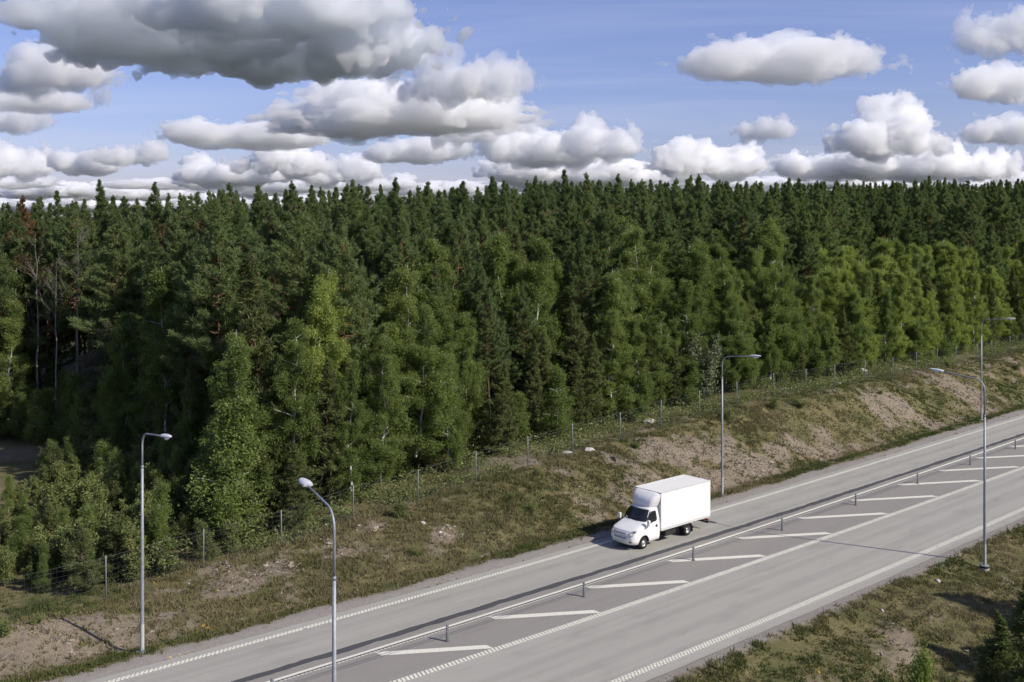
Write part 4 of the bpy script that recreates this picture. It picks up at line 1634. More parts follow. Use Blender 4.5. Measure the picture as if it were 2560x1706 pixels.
def make_birch(seed, H=15.0, cb=0.22, rad=2.4, r0=0.11, leaf=0.105, per=26, nbr=58, stems=1, lean=0.3, sparse=0.0, shape=0.62):
    rng = np.random.default_rng(seed)
    wood = Wood()
    C = []
    for st in range(stems):
        la = rng.uniform(0, 6.28)
        ll = lean * (1.0 if stems == 1 else 2.6) * rng.uniform(0.4, 1.2)
        h = H * (1.0 if st == 0 else rng.uniform(0.72, 0.95))
        line = trunk_line(rng, h, 0.7, 14, (math.cos(la) * ll, math.sin(la) * ll))
        if st:
            off = rng.uniform(-0.35, 0.35, 2)
            line[:, :2] += off
        wood.stem(line, r0 * (1 - line[:, 2] / (h * 1.02)).clip(0.04) ** 0.9 * (1 if st == 0 else 0.75), 6)
        nb = max(8, int(nbr / stems * (1.2 if stems > 1 else 1)))
        for b in range(nb):
            t = rng.uniform(0, 1) ** 0.9
            z = h * (cb + (0.985 - cb) * t)
            prof = (0.55 + 0.45 * min(1, t / 0.25)) * (1 - max(0, t - 0.2) / 0.86) ** 0.75
            L = max(0.4, rad * prof * rng.uniform(0.45, 1.30) / (1.0 if stems == 1 else 1.25))
            az = rng.uniform(0, 6.283)
            rise = math.radians(rng.uniform(22, 52))
            base = at_z(line, z)
            out = np.array([math.cos(az), math.sin(az), 0.0])
            u = np.linspace(0, 1, 6)
            curve = base + out * (L * (u ** 0.9) * math.cos(rise))[:, None] + np.array([0, 0, 1.0]) * (L * (math.sin(rise) * (u - 0.42 * u * u)))[:, None]
            wood.tube(curve, np.linspace(0.022 + 0.008 * L, 0.004, 6), 3, False)
            nt = int(3 + 3.6 * L)
            uu = rng.uniform(0.35, 1.08, nt)
            pos = np.stack([np.interp(uu, u, curve[:, k]) for k in range(3)], 1)
            pos += rng.normal(0, 0.12 + 0.05 * L, (nt, 3))
            for p in pos:
                if rng.random() < sparse:
                    continue
                k = int(per * rng.uniform(0.6, 1.4))
                drop = rng.uniform(0.15, 0.75)      # hanging twig
                q = rng.uniform(0, 1, k)
                tw = p + rng.normal(0, 1, (k, 3)) * np.array([0.17, 0.17, 0.14])
                tw[:, 2] -= q * drop
                C.append(tw)
    C = np.concatenate(C)
    return wood, leaf_quads(C, leaf, rng)


def make_shrub(seed, H=3.0, rad=1.1, stems=7, leaf=0.085, per=20):
    rng = np.random.default_rng(seed)
    wood = Wood()
    C = []
    for s in range(stems):
        az = rng.uniform(0, 6.28)
        h = H * rng.uniform(0.55, 1.0)
        sp = rad * rng.uniform(0.2, 0.8)
        u = np.linspace(0, 1, 6)
        P = np.stack([math.cos(az) * sp * u ** 1.2 + rng.normal(0, 0.03, 6), math.sin(az) * sp * u ** 1.2 + rng.normal(0, 0.03, 6), h * u - 0.1], 1)
        wood.tube(P, np.linspace(0.03, 0.006, 6), 4, False)
        n = int(9 * h)
        for q in rng.uniform(0.12, 1.04, n):
            p = np.array([np.interp(q, u, P[:, k]) for k in range(3)])
            a2 = rng.uniform(0, 6.28)
            L = rng.uniform(0.1, 0.55) * rad * (1.15 - q)
            e = p + np.array([math.cos(a2) * L, math.sin(a2) * L, L * 0.7])
            wood.tube(np.array([p, e]), [0.008, 0.003], 3, False)
            for w in (0.5, 1.0):
                k = int(per * rng.uniform(0.5, 1.3) * 0.5)
                C.append(p + (e - p) * w + rng.normal(0, 0.10, (k, 3)))
    return wood, leaf_quads(np.concatenate(C), leaf, rng, 0.6)


def make_bare(seed, H=16.0, r0=0.13, spread=0.42, start=0.45, buds=0, nl=17, lf=0.19, lr=0.022):
    """leafless tree: limbs forking into fine twigs"""
    rng = np.random.default_rng(seed)
    wood = Wood()
    C = []
    line = trunk_line(rng, H * 0.98, 0.5)
    wood.stem(line, r0 * (1 - line[:, 2] / (H * 1.0)).clip(0.05) ** 0.8, 7)

    def grow(p, d, L, r, depth):
        n = 4
        P = [p]
        dd = d.copy()
        for k in range(n):
            dd = unit(dd + rng.normal(0, 0.10, 3) + np.array([0, 0, 0.06]))
            P.append(P[-1] + dd * L / n)
        P = np.array(P)
        wood.tube(P, np.linspace(r, r * 0.5, n + 1), 3 if depth else 4, False)
        if depth >= 3:
            C.append(P[1:])
            return
        for k in range(4 if depth < 2 else 3):
            q = rng.uniform(0.3, 1.0)
            b = np.array([np.interp(q * n, range(n + 1), P[:, c]) for c in range(3)])
            grow(b, unit(dd + rng.normal(0, spread, 3)), L * rng.uniform(0.42, 0.62), r * 0.5, depth + 1)
    for k in range(nl):
        t = rng.uniform(0, 1) ** 0.8
        z = H * (start + (0.97 - start) * t)
        az = rng.uniform(0, 6.28)
        up = rng.uniform(0.7, 1.5)
        grow(at_z(line, z), unit(np.array([math.cos(az), math.sin(az), up])), H * lf * (1.1 - 0.75 * t), lr, 1)
    lv = None
    if buds:
        C = np.concatenate(C)
        C = np.repeat(C, buds, 0) + rng.normal(0, 0.09, (len(C) * buds, 3))
        lv = leaf_quads(C, 0.075, rng)
    return wood, lv


class Proto:
    def __init__(self, name, made, bark, leafmat, H):
        wood, lv = made
        self.H = H
        self.over = None
        self.trunks = []
        for st in wood.stems:
            me = st.mesh(name + '_trunk', True)
            me.materials.append(bark)
            self.trunks.append(me)
        self.limbs = None
        if wood.V:
            V = np.concatenate(wood.V)
            F = np.concatenate(wood.F)
            F = F[F[:, 2] != F[:, 3]]
            self.limbs = mesh_arrays(name + '_limbs', V, F, True)
            self.limbs.materials.append(bark)
        self.leaf = None
        if lv is not None:
            self.leaf = mesh_arrays(name + '_crown', *lv)
            self.leaf.materials.append(leafmat)

    def variant(self, leafmat):
        """the same growth with other foliage"""
        v = object.__new__(Proto)
        v.__dict__.update(self.__dict__)
        v.over = leafmat
        return v

    def place(self, kind, x, y, z, h, rz, label, cat, group=None, sxy=1.0, part='crown', stem='trunk', tilt=0.0):
        o = empty(kind, (x, y, z), rz)
        k = h / self.H
        o.scale = (k * sxy, k * sxy, k)
        o.rotation_euler = (tilt, 0, rz)
        for me in self.trunks:
            a = bpy.data.objects.new(stem, me)
            COL.objects.link(a)
            a.parent = o
        if self.limbs is not None:
            a = bpy.data.objects.new('limbs' if self.trunks else 'stems', self.limbs)
            COL.objects.link(a)
            a.parent = o
            a['kind'] = 'stuff'
        if self.leaf is not None:
            b = bpy.data.objects.new(part, self.leaf)
            COL.objects.link(b)
            b.parent = o
            b['kind'] = 'stuff'
            if self.over:
                b.material_slots[0].link = 'OBJECT'
                b.material_slots[0].material = self.over
        tag(o, label, cat, group)
        return o


PINES = [Proto('pine', make_pine(100 + i, 21.0, cb, rad, 0.17, wh, 17, (0.36, 0.033), gp), M_BARK_P, M_NEEDLE, 21.0)
         for i, (cb, rad, wh, gp) in enumerate(((0.34, 3.9, 0.64, 0.14), (0.42, 3.5, 0.58, 0.12), (0.28, 4.1, 0.68, 0.16), (0.46, 3.7, 0.60, 0.14), (0.36, 3.1, 0.56, 0.12), (0.34, 3.9, 0.70, 0.22)))]
YPINES = [Proto('young_pine', make_pine(140 + i, 12.0, cb, rad, 0.11, 0.42, 12, (0.30, 0.034), 0.08, stubs=2), M_BARK_P, M_NEEDLE_Y, 12.0)
          for i, (cb, rad) in enumerate(((0.10, 2.1), (0.16, 1.8), (0.06, 2.5)))]
SPINES = [Proto('sapling_pine', make_pine(160 + i, 4.0, 0.06, 1.15, 0.05, 0.30, 12, (0.22, 0.020), 0.05, stubs=0), M_BARK_T, M_NEEDLE_Y, 4.0) for i in range(2)]
SPRUCES = [Proto('spruce', make_spruce(180, 20.0, 2.7), M_BARK_P, M_SPRUCE, 20.0)]
BIRCHES = [Proto('birch', make_birch(200 + i, 15.0, cb, rad, 0.12, 0.098, int(per * 1.9), nb, st, 0.5), M_BARK_B, M_BIRCH, 15.0)
           for i, (cb, rad, per, nb, st) in enumerate(((0.16, 3.1, 46, 88, 1), (0.10, 3.5, 42, 100, 2), (0.22, 2.7, 46, 78, 1), (0.06, 3.1, 46, 96, 1), (0.10, 3.8, 42, 112, 3)))]
SBIRCH = [Proto('birch_sapling', make_birch(230 + i, 6.0, 0.06, 1.35, 0.05, 0.090, 42, 70, 1, 0.3), M_BARK_B, M_BIRCH, 6.0) for i in range(2)]
SHRUBS = [Proto('shrub', make_shrub(250 + i, 3.2, 1.25, 11, 0.088, 46), M_BARK_T, M_SHRUB, 3.2) for i in range(3)]
BUSHES = [Proto('bush', make_shrub(270 + i, 1.2, 0.8, 9, 0.07, 22), M_BARK_T, M_SHRUB, 1.2) for i in range(2)]
BARE = [Proto('bare_tree', make_bare(300, 17.0, 0.11, 0.38, 0.42, 0, 16, 0.16, 0.018), M_BARK_G, None, 17.0), Proto('bare_tree', make_bare(301, 16.0, 0.11, 0.36, 0.40, 3, 18, 0.15, 0.018), M_BARK_G, M_BUD, 16.0)]
M_DYING = mat_leaf('dying_needles', (0.055, 0.058, 0.036), (0.125, 0.125, 0.080), None, 0.2, 0.3)
SNAG = Proto('dying_conifer', make_pine(320, 10.0, 0.40, 1.7, 0.13, 0.42, 11, (0.26, 0.026), 0.30, stubs=34), M_BARK_G, M_DYING, 10.0)
BROWN = PINES[2].variant(M_BROWN)
PALE = [BIRCHES[1].variant(M_BIRCH_Y), BIRCHES[3].variant(M_BIRCH_Y)]
BUDDING = Proto('budding_aspen', make_bare(305, 18.0, 0.13, 0.50, 0.50, 12, 26, 0.14, 0.018), M_BARK_B, M_BUD, 18.0)
WILLOW = SHRUBS[1].variant(M_WILLOW)


# ------------------------------------------------------------------ planting
def on_ray(px, d):
    """road station s where the line at distance d shows in column px of the photograph"""
    sv = np.arange(-60, 260, 0.05)
    x, y = rc(sv, np.full(sv.shape, float(d)))
    return float(sv[np.argmin(np.abs(x / y - (px - 1280) / FPX))])


PLANTED = []


def stand(px, top, d, proto, kind, label, cat, group=None, sxy=1.0, hmin=0.4, rz=None, Z=None):
    """one plant: column px, row of its top, distance d from the road line"""
    if Z is None:
        s = on_ray(px, d)
        x, y = (float(v) for v in rc(s, d))
    else:
        x, y = (px - 1280) / FPX * Z, float(Z)
        s, d = (float(v[0]) for v in to_sd(x, y))
    z = float(ground_z(s, d)) - 0.05
    h = max(hmin, CAM_H - (top - HOR) * y / FPX - z)
    PLANTED.append((x, y))
    q = len(PLANTED)
    return proto.place(kind, x, y, z, h, (q * 2.399) % 6.283 if rz is None else rz, label, cat, group, sxy)


G_B = 'birches along the forest edge'
G_P = 'pines at the forest edge'
# --- far left
stand(63, 488, 47, BROWN, 'dead_pine', 'rust brown dead conifer on the skyline at far left', 'dead tree', None, 0.95, Z=106)
stand(101, 580, 33, BARE[1], 'bare_tree', 'bare tree with brown buds, leftmost of the three grey ones', 'bare tree', None, 1.0, Z=97)
stand(140, 645, 31, BARE[0], 'bare_tree', 'leafless grey tree between two other bare trees at left', 'bare tree', None, 1.05, Z=95)
stand(188, 575, 30, BARE[0], 'bare_tree', 'leafless tree with long pale trunk, rightmost bare tree at left', 'bare tree', None, 0.9, rz=2.0, Z=94)
stand(252, 800, 27, SNAG, 'dying_spruce', 'grey dying conifer with drooping bare branches, left of first lamp', 'dead tree', None, 1.3, Z=90)
stand(120, 960, 29, SNAG, 'dying_spruce', 'small grey dead conifer leaning in shade at left', 'dead tree', None, 1.0, Z=95)
# --- aspens not yet in leaf
stand(528, 553, 26, BUDDING, 'budding_aspen', 'pale forked aspen in brown bud rising behind the left birches', 'aspen', None, 1.05, Z=92)
stand(411, 572, 30, BUDDING, 'budding_aspen', 'smaller budding aspen left of the forked one', 'aspen', None, 0.85, rz=1.1, Z=96)
stand(690, 690, 24, BUDDING, 'budding_aspen', 'brown budding aspen beside the pale yellow green birch', 'aspen', None, 0.75, rz=3.0)
stand(1512, 630, 30, BUDDING, 'budding_aspen', 'budding aspen among pines left of the lorry lamp', 'aspen', None, 0.8, rz=0.4)
stand(2440, 690, 15, BUDDING, 'budding_aspen', 'thin orange brown aspen behind the farthest lamp', 'aspen', None, 0.55, rz=5.0)
# --- birches, left to right
B = BIRCHES
stand(487, 690, 22, B[2], 'birch', 'birch with white trunk behind the left street lamp, right side', 'birch', G_B, 1.1, Z=88)
stand(594, 860, 13.5, B[3], 'birch', 'bright leafy birch by the fence between the two left lamps', 'birch', G_B, 1.15)
stand(560, 1010, 12.5, SBIRCH[0], 'birch', 'young low birch at the foot of the bright leafy one', 'birch', G_B, 1.3)
stand(360, 900, 22, B[0], 'birch', 'birch right above the head of the left lamp', 'birch', G_B, 0.9, Z=88)
stand(790, 672, 17, PALE[0], 'birch', 'pale yellow green birch, brightest crown left of middle', 'birch', G_B, 1.0)
stand(735, 800, 14, B[0], 'birch', 'birch in front of the pale crown, right of second lamp head', 'birch', G_B, 0.9)
stand(1001, 655, 19, B[1], 'birch', 'tall birch left of the dark pine gap in the middle', 'birch', G_B, 1.0)
stand(1034, 765, 13.5, B[0], 'birch', 'front birch with a white trunk in the middle cluster', 'birch', G_B, 1.15)
stand(945, 838, 12.8, B[4], 'birch', 'many stemmed low birch, left front of the middle cluster', 'birch', G_B, 1.0)
stand(880, 900, 12.5, B[3], 'birch', 'leftmost birch of the middle cluster by the fence', 'birch', G_B, 0.95)
stand(1170, 780, 15, B[2], 'birch', 'slim birch at the right end of the middle cluster', 'birch', G_B, 0.95)
stand(1120, 860, 13, B[3], 'birch', 'low birch between the slim one and the white trunked one', 'birch', G_B, 0.9)
stand(1518, 672, 14.5, B[1], 'birch', 'big broad birch left of the lamp behind the lorry', 'birch', G_B, 1.15)
stand(1590, 800, 12.5, B[3], 'birch', 'birch on the right flank of the big broad birch', 'birch', G_B, 0.9)
stand(1400, 920, 12.6, SBIRCH[1], 'birch', 'small birch in shade behind the fence above the lorry', 'birch', G_B, 1.2)
stand(1644, 655, 18, B[3], 'birch', 'narrow birch between the broad one and the lamp behind lorry', 'birch', G_B, 0.9)
stand(1700, 735, 16, B[0], 'birch', 'birch just left of the lamp pole behind the lorry', 'birch', G_B, 0.9)
stand(1880, 612, 18, B[1], 'birch', 'tall birch right above the lamp head behind the lorry', 'birch', G_B, 0.9)
stand(1826, 700, 14, B[3], 'birch', 'birch right behind the arm of the lamp by the lorry', 'birch', G_B, 0.9)
stand(1868, 745, 12.8, B[4], 'birch', 'broad low birch right of the lamp head by the lorry', 'birch', G_B, 0.95)
stand(1930, 800, 12.5, B[2], 'birch', 'small birch filling the gap right of the broad low one', 'birch', G_B, 1.0)
stand(2033, 690, 14, B[3], 'birch', 'pointed birch, first after the orange pine trunks', 'birch', G_B, 0.95)
stand(2075, 790, 12.5, B[1], 'birch', 'low birch right of the pointed one, by the fence', 'birch', G_B, 0.9)
stand(2129, 733, 12.8, B[0], 'birch', 'birch with visible slanting stems in the right row', 'birch', G_B, 1.05)
stand(2171, 678, 14.5, B[3], 'birch', 'tall slim birch in the middle of the right row', 'birch', G_B, 0.95)
stand(2212, 720, 13, B[1], 'birch', 'leafy birch left of the near right lamp head', 'birch', G_B, 0.85)
stand(2274, 690, 13, B[3], 'birch', 'birch right behind the near right lamp arm', 'birch', G_B, 0.95)
stand(2308, 614, 21, B[4], 'birch', 'high rounded birch crown left of the farthest lamp', 'birch', G_B, 0.9)
stand(2240, 590, 24, B[1], 'birch', 'high pale birch behind the right row', 'birch', G_B, 0.8)
stand(2358, 806, 12.5, SBIRCH[0], 'birch', 'small yellowish birch near the farthest lamp', 'birch', G_B, 1.3)
stand(2383, 690, 14, B[2], 'birch', 'birch just left of the farthest lamp pole', 'birch', G_B, 1.1)
for i, (px, tp, d) in enumerate(((2430, 612, 19), (2478, 606, 22), (2527, 588, 25), (2566, 600, 20), (2400, 640, 20), (2500, 700, 14), (2545, 690, 14.5), (2460, 740, 13), (2590, 640, 15), (2350, 600, 28), (2600, 560, 28), (2530, 770, 12.5))):
    stand(px, tp, d, (PALE[0], B[1], PALE[1], B[3])[i % 4], 'birch', 'light green birch in the thick birch stand at the right edge', 'birch', 'birch stand at the right edge', 0.95)
stand(1757, 832, 12.6, WILLOW, 'grey_willow', 'silvery grey leaved willow bush left of the lamp pole by lorry', 'willow', None, 0.95)
# --- pines standing at the edge
Y = YPINES
stand(735, 1105, 11.3, Y[2], 'young_pine', 'dark bushy young pine right behind the fence by second lamp', 'pine', G_P, 1.25)
stand(665, 1120, 12.5, Y[0], 'young_pine', 'smaller young pine left of the bushy one by second lamp', 'pine', G_P, 1.1)
stand(1258, 905, 13.0, Y[2], 'young_pine', 'low spreading dark pine between birch cluster and broad birch', 'pine', G_P, 1.25)
stand(1095, 655, 18, PINES[0], 'pine', 'layered pine between tall birch and slim birch', 'pine', G_P, 0.95)
stand(1227, 730, 15.5, PINES[3], 'pine', 'pine with long bare orange trunk near the middle', 'pine', G_P, 0.9)
stand(1310, 700, 16.5, PINES[2], 'pine', 'grey green pine right of the orange trunked one', 'pine', G_P, 0.9)
stand(1340, 850, 13.5, Y[1], 'young_pine', 'young pine in shade, left of the broad birch', 'pine', G_P, 1.0)
stand(1457, 590, 17.5, PINES[1], 'pine', 'tall thin pine just left of the broad birch', 'pine', G_P, 0.9)
stand(1440, 880, 13.2, Y[0], 'young_pine', 'young pine at the left foot of the broad birch', 'pine', G_P, 1.0)
stand(1687, 850, 12.8, Y[1], 'young_pine', 'young pine behind the fence, left of the silvery willow', 'pine', G_P, 1.1)
stand(1785, 650, 19, PINES[2], 'pine', 'dense pine above the silvery willow', 'pine', G_P, 0.9)
stand(1960, 640, 19, PINES[3], 'pine', 'pine with bare orange trunk right of the lamp head by lorry', 'pine', G_P, 0.85)
stand(1985, 650, 20, PINES[3], 'pine', 'second bare orange trunked pine beside the first', 'pine', G_P, 0.8)
stand(2000, 860, 12.7, Y[0], 'young_pine', 'dark young pine at the fence between two birches at right', 'pine', G_P, 1.1)
stand(2325, 700, 16, PINES[0], 'pine', 'dark pine in the right row near the farthest lamp', 'pine', G_P, 0.8)
stand(640, 720, 21, PINES[2], 'pine', 'pine above the second lamp head, left of pale birch', 'pine', G_P, 0.9)
stand(300, 640, 30, PINES[0], 'pine', 'dark pine rising above the left lamp', 'pine', G_P, 0.9, Z=97)
stand(860, 720, 20, PINES[5], 'pine', 'pine between the pale birch and the middle cluster', 'pine', G_P, 0.9)
stand(905, 640, 23, PINES[0], 'pine', 'tall pine behind the middle birch cluster', 'pine', G_P, 0.9)
stand(250, 700, 31, PINES[1], 'pine', 'dark pine between bare trees and left lamp', 'pine', G_P, 0.9, Z=98)
stand(330, 830, 26, Y[2], 'young_pine', 'young pine in shade behind the left lamp', 'pine', G_P, 0.9, Z=90)
# spruces at right
stand(2460, 520, 40, SPRUCES[0], 'spruce', 'dark pointed spruce above the birch stand at right', 'spruce', None, 1.0)
stand(2300, 540, 36, SPRUCES[0], 'spruce', 'dark spruce left of the pointed one above right birches', 'spruce', None, 0.9)
stand(2540, 510, 42, SPRUCES[0], 'spruce', 'rightmost dark spruce against the skyline', 'spruce', None, 1.0)
# emergent tops on the skyline
for (px, tp, d, lab) in ((267, 447, 60, 'tallest pine on the left skyline, pointed top'), (381, 455, 52, 'broad topped pine standing alone on left skyline'),
                         (152, 478, 66, 'thin topped pine on the skyline at far left'), (568, 455, 38, 'narrow pine on the skyline left of the low cloud heap'),
                         (742, 452, 36, 'dense pine on the skyline above the pale birch'), (900, 446, 33, 'slender pine on the skyline left of middle'),
                         (985, 444, 33, 'spire topped pine on the skyline near the middle'), (1420, 425, 30, 'highest pine on the whole skyline, middle'),
                         (1463, 430, 31, 'second highest pine just right of the highest one'), (1757, 434, 30, 'spire pine on the skyline above the lorry lamp'),
                         (1243, 438, 31, 'bushy pine on the skyline left of the highest one'), (1970, 446, 32, 'pine on the skyline above the orange trunks'),
                         (2330, 440, 40, 'pine on the skyline near the right edge')):
    k = len(PLANTED) % 5
    stand(px, tp, d, PINES[k], 'pine', lab, 'pine', 'pines on the skyline', 0.95)


def forest_edge(s):
    return np.full(np.shape(s), 16.0)


def plant_forest():
    rng = np.random.default_rng(77)
    pts = list(PLANTED)
    cell = {}

    def put(x, y):
        cell.setdefault((int(x // 3), int(y // 3)), []).append((x, y))

    def ok(x, y, r):
        i, j = int(x // 3), int(y // 3)
        for a in range(i - 2, i + 3):
            for b in range(j - 2, j + 3):
                for (u, v) in cell.get((a, b), ()):
                    if (u - x) ** 2 + (v - y) ** 2 < r * r:
                        return False
        return True
    for x, y in pts:
        put(x, y)
    N = 34000
    s = rng.uniform(-45, 260, N)
    dep = rng.uniform(0, 1, N) ** 1.0 * 66
    d = forest_edge(s) + 1.5 + dep
    x, y = rc(s, d)
    order = np.argsort(dep)
    near, far = [], []
    for i in order:
        xi, yi = float(x[i]), float(y[i])
        if yi < 30 or abs(xi / yi) > 0.56 or yi > 330:
            continue
        pxi = 1280 + FPX * xi / yi
        if pxi < 640 and yi < np.interp(pxi, FE_PX, FE_Z) + 1.5:
            continue
        if pxi < 640:
            dep[i] = yi - np.interp(pxi, FE_PX, FE_Z)
        r = 2.7 if dep[i] < 14 else (3.2 if dep[i] < 28 else 3.7)
        if not ok(xi, yi, r):
            continue
        put(xi, yi)
        (near if dep[i] < 30 else far).append((xi, yi, float(s[i]), float(d[i]), float(dep[i])))
    # those that show largest become trees of their own
    near.sort(key=lambda q: q[4] + 0.06 * q[1])
    CAP = 400
    extra = [q for q in near[CAP:] if q[4] > 10]
    near = near[:CAP]
    names = [(-9e9, 330, 'at the left end'), (330, 700, 'between the two left lamps'), (700, 1150, 'behind the middle birches'),
             (1150, 1500, 'in the dark middle'), (1500, 1800, 'left of the lamp by the lorry'), (1800, 2200, 'behind the right birch row'), (2200, 9e9, 'at the right end')]
    for k, (xi, yi, si, di, dep_i) in enumerate(near):
        z = float(ground_z(si, di)) - 0.05
        px = 1280 + FPX * xi / yi
        where = [n for a, b, n in names if a <= px < b][0]
        front = dep_i < 7
        line = float(np.interp(px, [-200, 0, 300, 600, 900, 1400, 2000, 2560, 2800], [505, 498, 492, 474, 466, 446, 456, 452, 452]))
        top = line - 14 + abs(rng.normal(0, 40)) + max(0.0, 15 - dep_i) / 15 * rng.uniform(20, 190)
        hh = max(8.0, CAM_H - (top - HOR) * yi / FPX - z)
        if px > 2060 and dep_i < 17 and rng.random() < 0.88:
            p = BIRCHES[int(rng.integers(0, 5))] if rng.random() < 0.15 else PALE[int(rng.integers(0, 2))]
            top = rng.uniform(585, 690) + 6.0 * max(0, 8 - dep_i)
            p.place('birch', xi, yi, z, max(5.0, CAM_H - (top - HOR) * yi / FPX - z), rng.uniform(0, 6.28), 'light green birch in the thick birch stand at the right edge', 'birch', 'birch stand at the right edge', rng.uniform(0.9, 1.15))
        elif front and rng.random() < 0.36:
            p = BIRCHES[int(rng.integers(0, 5))]
            p.place('birch', xi, yi, z, hh * 0.88, rng.uniform(0, 6.28), 'green birch mixed into the front pines ' + where, 'birch', 'birches mixed into the pines', rng.uniform(0.9, 1.1))
        elif front and rng.random() < 0.25:
            p = YPINES[int(rng.integers(0, 3))]
            p.place('young_pine', xi, yi, z, hh * 0.85, rng.uniform(0, 6.28), 'young dark pine in the front row ' + where, 'pine', 'young pines in the forest', rng.uniform(0.85, 1.05))
        else:
            p = PINES[int(rng.integers(0, 6))]
            row = 'near the front' if front else ('deep inside' if dep_i > 15 else 'in the middle rows')
            p.place('pine', xi, yi, z, hh, rng.uniform(0, 6.28), 'tall dark green pine ' + row + ' ' + where, 'pine', 'pines of the forest', rng.uniform(0.88, 1.12))
    # the wood behind reads as one mass: points carrying the same pines
    far += extra
    P, sc, ro, va = [], [], [], []
    for (xi, yi, si, di, dp) in far:
        z = float(ground_z(si, di))
        lp = float(np.interp(1280 + FPX * xi / yi, [0, 300, 600, 900, 1400, 2000, 2560], [498, 492, 474, 466, 450, 458, 452]))
        H = CAM_H - (lp - 6 + abs(rng.normal(0, 36)) - HOR) * yi / FPX - z
        P.append((xi, yi, z))
        sc.append(max(10.0, H) / 21.0)
        ro.append(rng.uniform(0, 6.28))
        va.append(int(rng.integers(0, 4)))
    me = bpy.data.meshes.new('distant_forest')
    me.from_pydata(P, [], [])
    add_float_attr(me, 'scl', sc)
    add_float_attr(me, 'rot', ro)
    add_float_attr(me, 'var', va)
    o = obj('distant_forest', me)
    tag(o, 'dark pine wood behind the front trees, one mass', 'forest', None, 'stuff')
    ng = bpy.data.node_groups.new('distant_forest', 'GeometryNodeTree')
    ng.interface.new_socket('Geometry', in_out='INPUT', socket_type='NodeSocketGeometry')
    ng.interface.new_socket('Geometry', in_out='OUTPUT', socket_type='NodeSocketGeometry')
    gi, go = ng.nodes.new('NodeGroupInput'), ng.nodes.new('NodeGroupOutput')
    jn = ng.nodes.new('GeometryNodeJoinGeometry')

    def nattr(name):
        n = ng.nodes.new('GeometryNodeInputNamedAttribute')
        n.data_type = 'FLOAT'
        n.inputs['Name'].default_value = name
        return n.outputs['Attribute']
    cx = ng.nodes.new('ShaderNodeCombineXYZ')
    ng.links.new(nattr('rot'), cx.inputs[2])
    for v in range(4):
        crown = next(q for q in bpy.data.objects if q.type == 'MESH' and q.data == PINES[v].leaf and q.material_slots[0].link == 'DATA')
        inf = ng.nodes.new('GeometryNodeObjectInfo')
        inf.transform_space = 'ORIGINAL'
        inf.inputs['Object'].default_value = crown
        inf.inputs['As Instance'].default_value = True
        cmp_ = ng.nodes.new('FunctionNodeCompare')
        cmp_.data_type = 'FLOAT'
        cmp_.operation = 'EQUAL'
        ng.links.new(nattr('var'), cmp_.inputs[0])
        cmp_.inputs[1].default_value = float(v)
        cmp_.inputs['Epsilon'].default_value = 0.1
        iop = ng.nodes.new('GeometryNodeInstanceOnPoints')
        ng.links.new(gi.outputs[0], iop.inputs['Points'])
        ng.links.new(cmp_.outputs[0], iop.inputs['Selection'])
        ng.links.new(inf.outputs['Geometry'], iop.inputs['Instance'])
        ng.links.new(cx.outputs[0], iop.inputs['Rotation'])
        ng.links.new(nattr('scl'), iop.inputs['Scale'])
        ng.links.new(iop.outputs[0], jn.inputs[0])
    ng.links.new(jn.outputs[0], go.inputs[0])
    o.modifiers.new('pines', 'NODES').node_group = ng
    print('FOREST', len(near), len(far))


plant_forest()


def plant_edge():
    """low full trees closing the edge of the wood"""
    rng = np.random.default_rng(91)
    spots = list(PLANTED)
    n = 0
    for _ in range(3000):
        if n >= 190:
            break
        px = rng.uniform(-60, 2600) if n > 50 else rng.uniform(-60, 640)
        if px < 640:
            Zc = np.interp(px, FE_PX, FE_Z) + rng.uniform(-2, 9)
            x, y = (px - 1280) / FPX * Zc, Zc
            s, d = (float(v[0]) for v in to_sd(x, y))
        else:
            d = (13.4 if px < 1500 else 12.4) + rng.uniform(0, 1) ** 1.3 * 6.0
            s = on_ray(px, d)
            x, y = (float(v) for v in rc(s, d))
        if 1560 < px < 1660 and d < 13 or 1330 < px < 1480 and d < 13:
            continue
        if any((x - a) ** 2 + (y - b) ** 2 < 1.35 ** 2 for a, b in spots):
            continue
        spots.append((x, y))
        n += 1
        z = float(ground_z(s, d)) - 0.05
        t = rng.random() * (0.6 if px > 2050 else 1.0)
        if 60 < px < 270:
            t = 0.9                      # only low growth in front of the bare trees
        where = 'left of the second lamp' if px < 830 else ('between second lamp and lorry' if px < 1500 else ('above and behind the lorry' if px < 1900 else 'right of the lorry lamp'))
        if t < 0.40:
            (PALE[int(rng.integers(0, 2))] if px > 2050 and rng.random() < 0.8 else BIRCHES[int(rng.integers(0, 5))]).place('birch', x, y, z, rng.uniform(6.5, 12.5), rng.uniform(0, 6.28), 'medium green birch filling the forest edge ' + where, 'birch', 'birches filling the forest edge', rng.uniform(0.9, 1.25))
        elif t < 0.75:
            YPINES[int(rng.integers(0, 3))].place('young_pine', x, y, z, rng.uniform(5.0, 11.0), rng.uniform(0, 6.28), 'young pine green to the ground at the forest edge ' + where, 'pine', 'young pines filling the forest edge', rng.uniform(0.95, 1.2))
        else:
            SBIRCH[int(rng.integers(0, 2))].place('birch_sapling', x, y, z, rng.uniform(3.5, 6.5), rng.uniform(0, 6.28), 'birch sapling at the forest edge ' + where, 'sapling', 'saplings at the forest edge', rng.uniform(1.0, 1.3), 'foliage')


plant_edge()


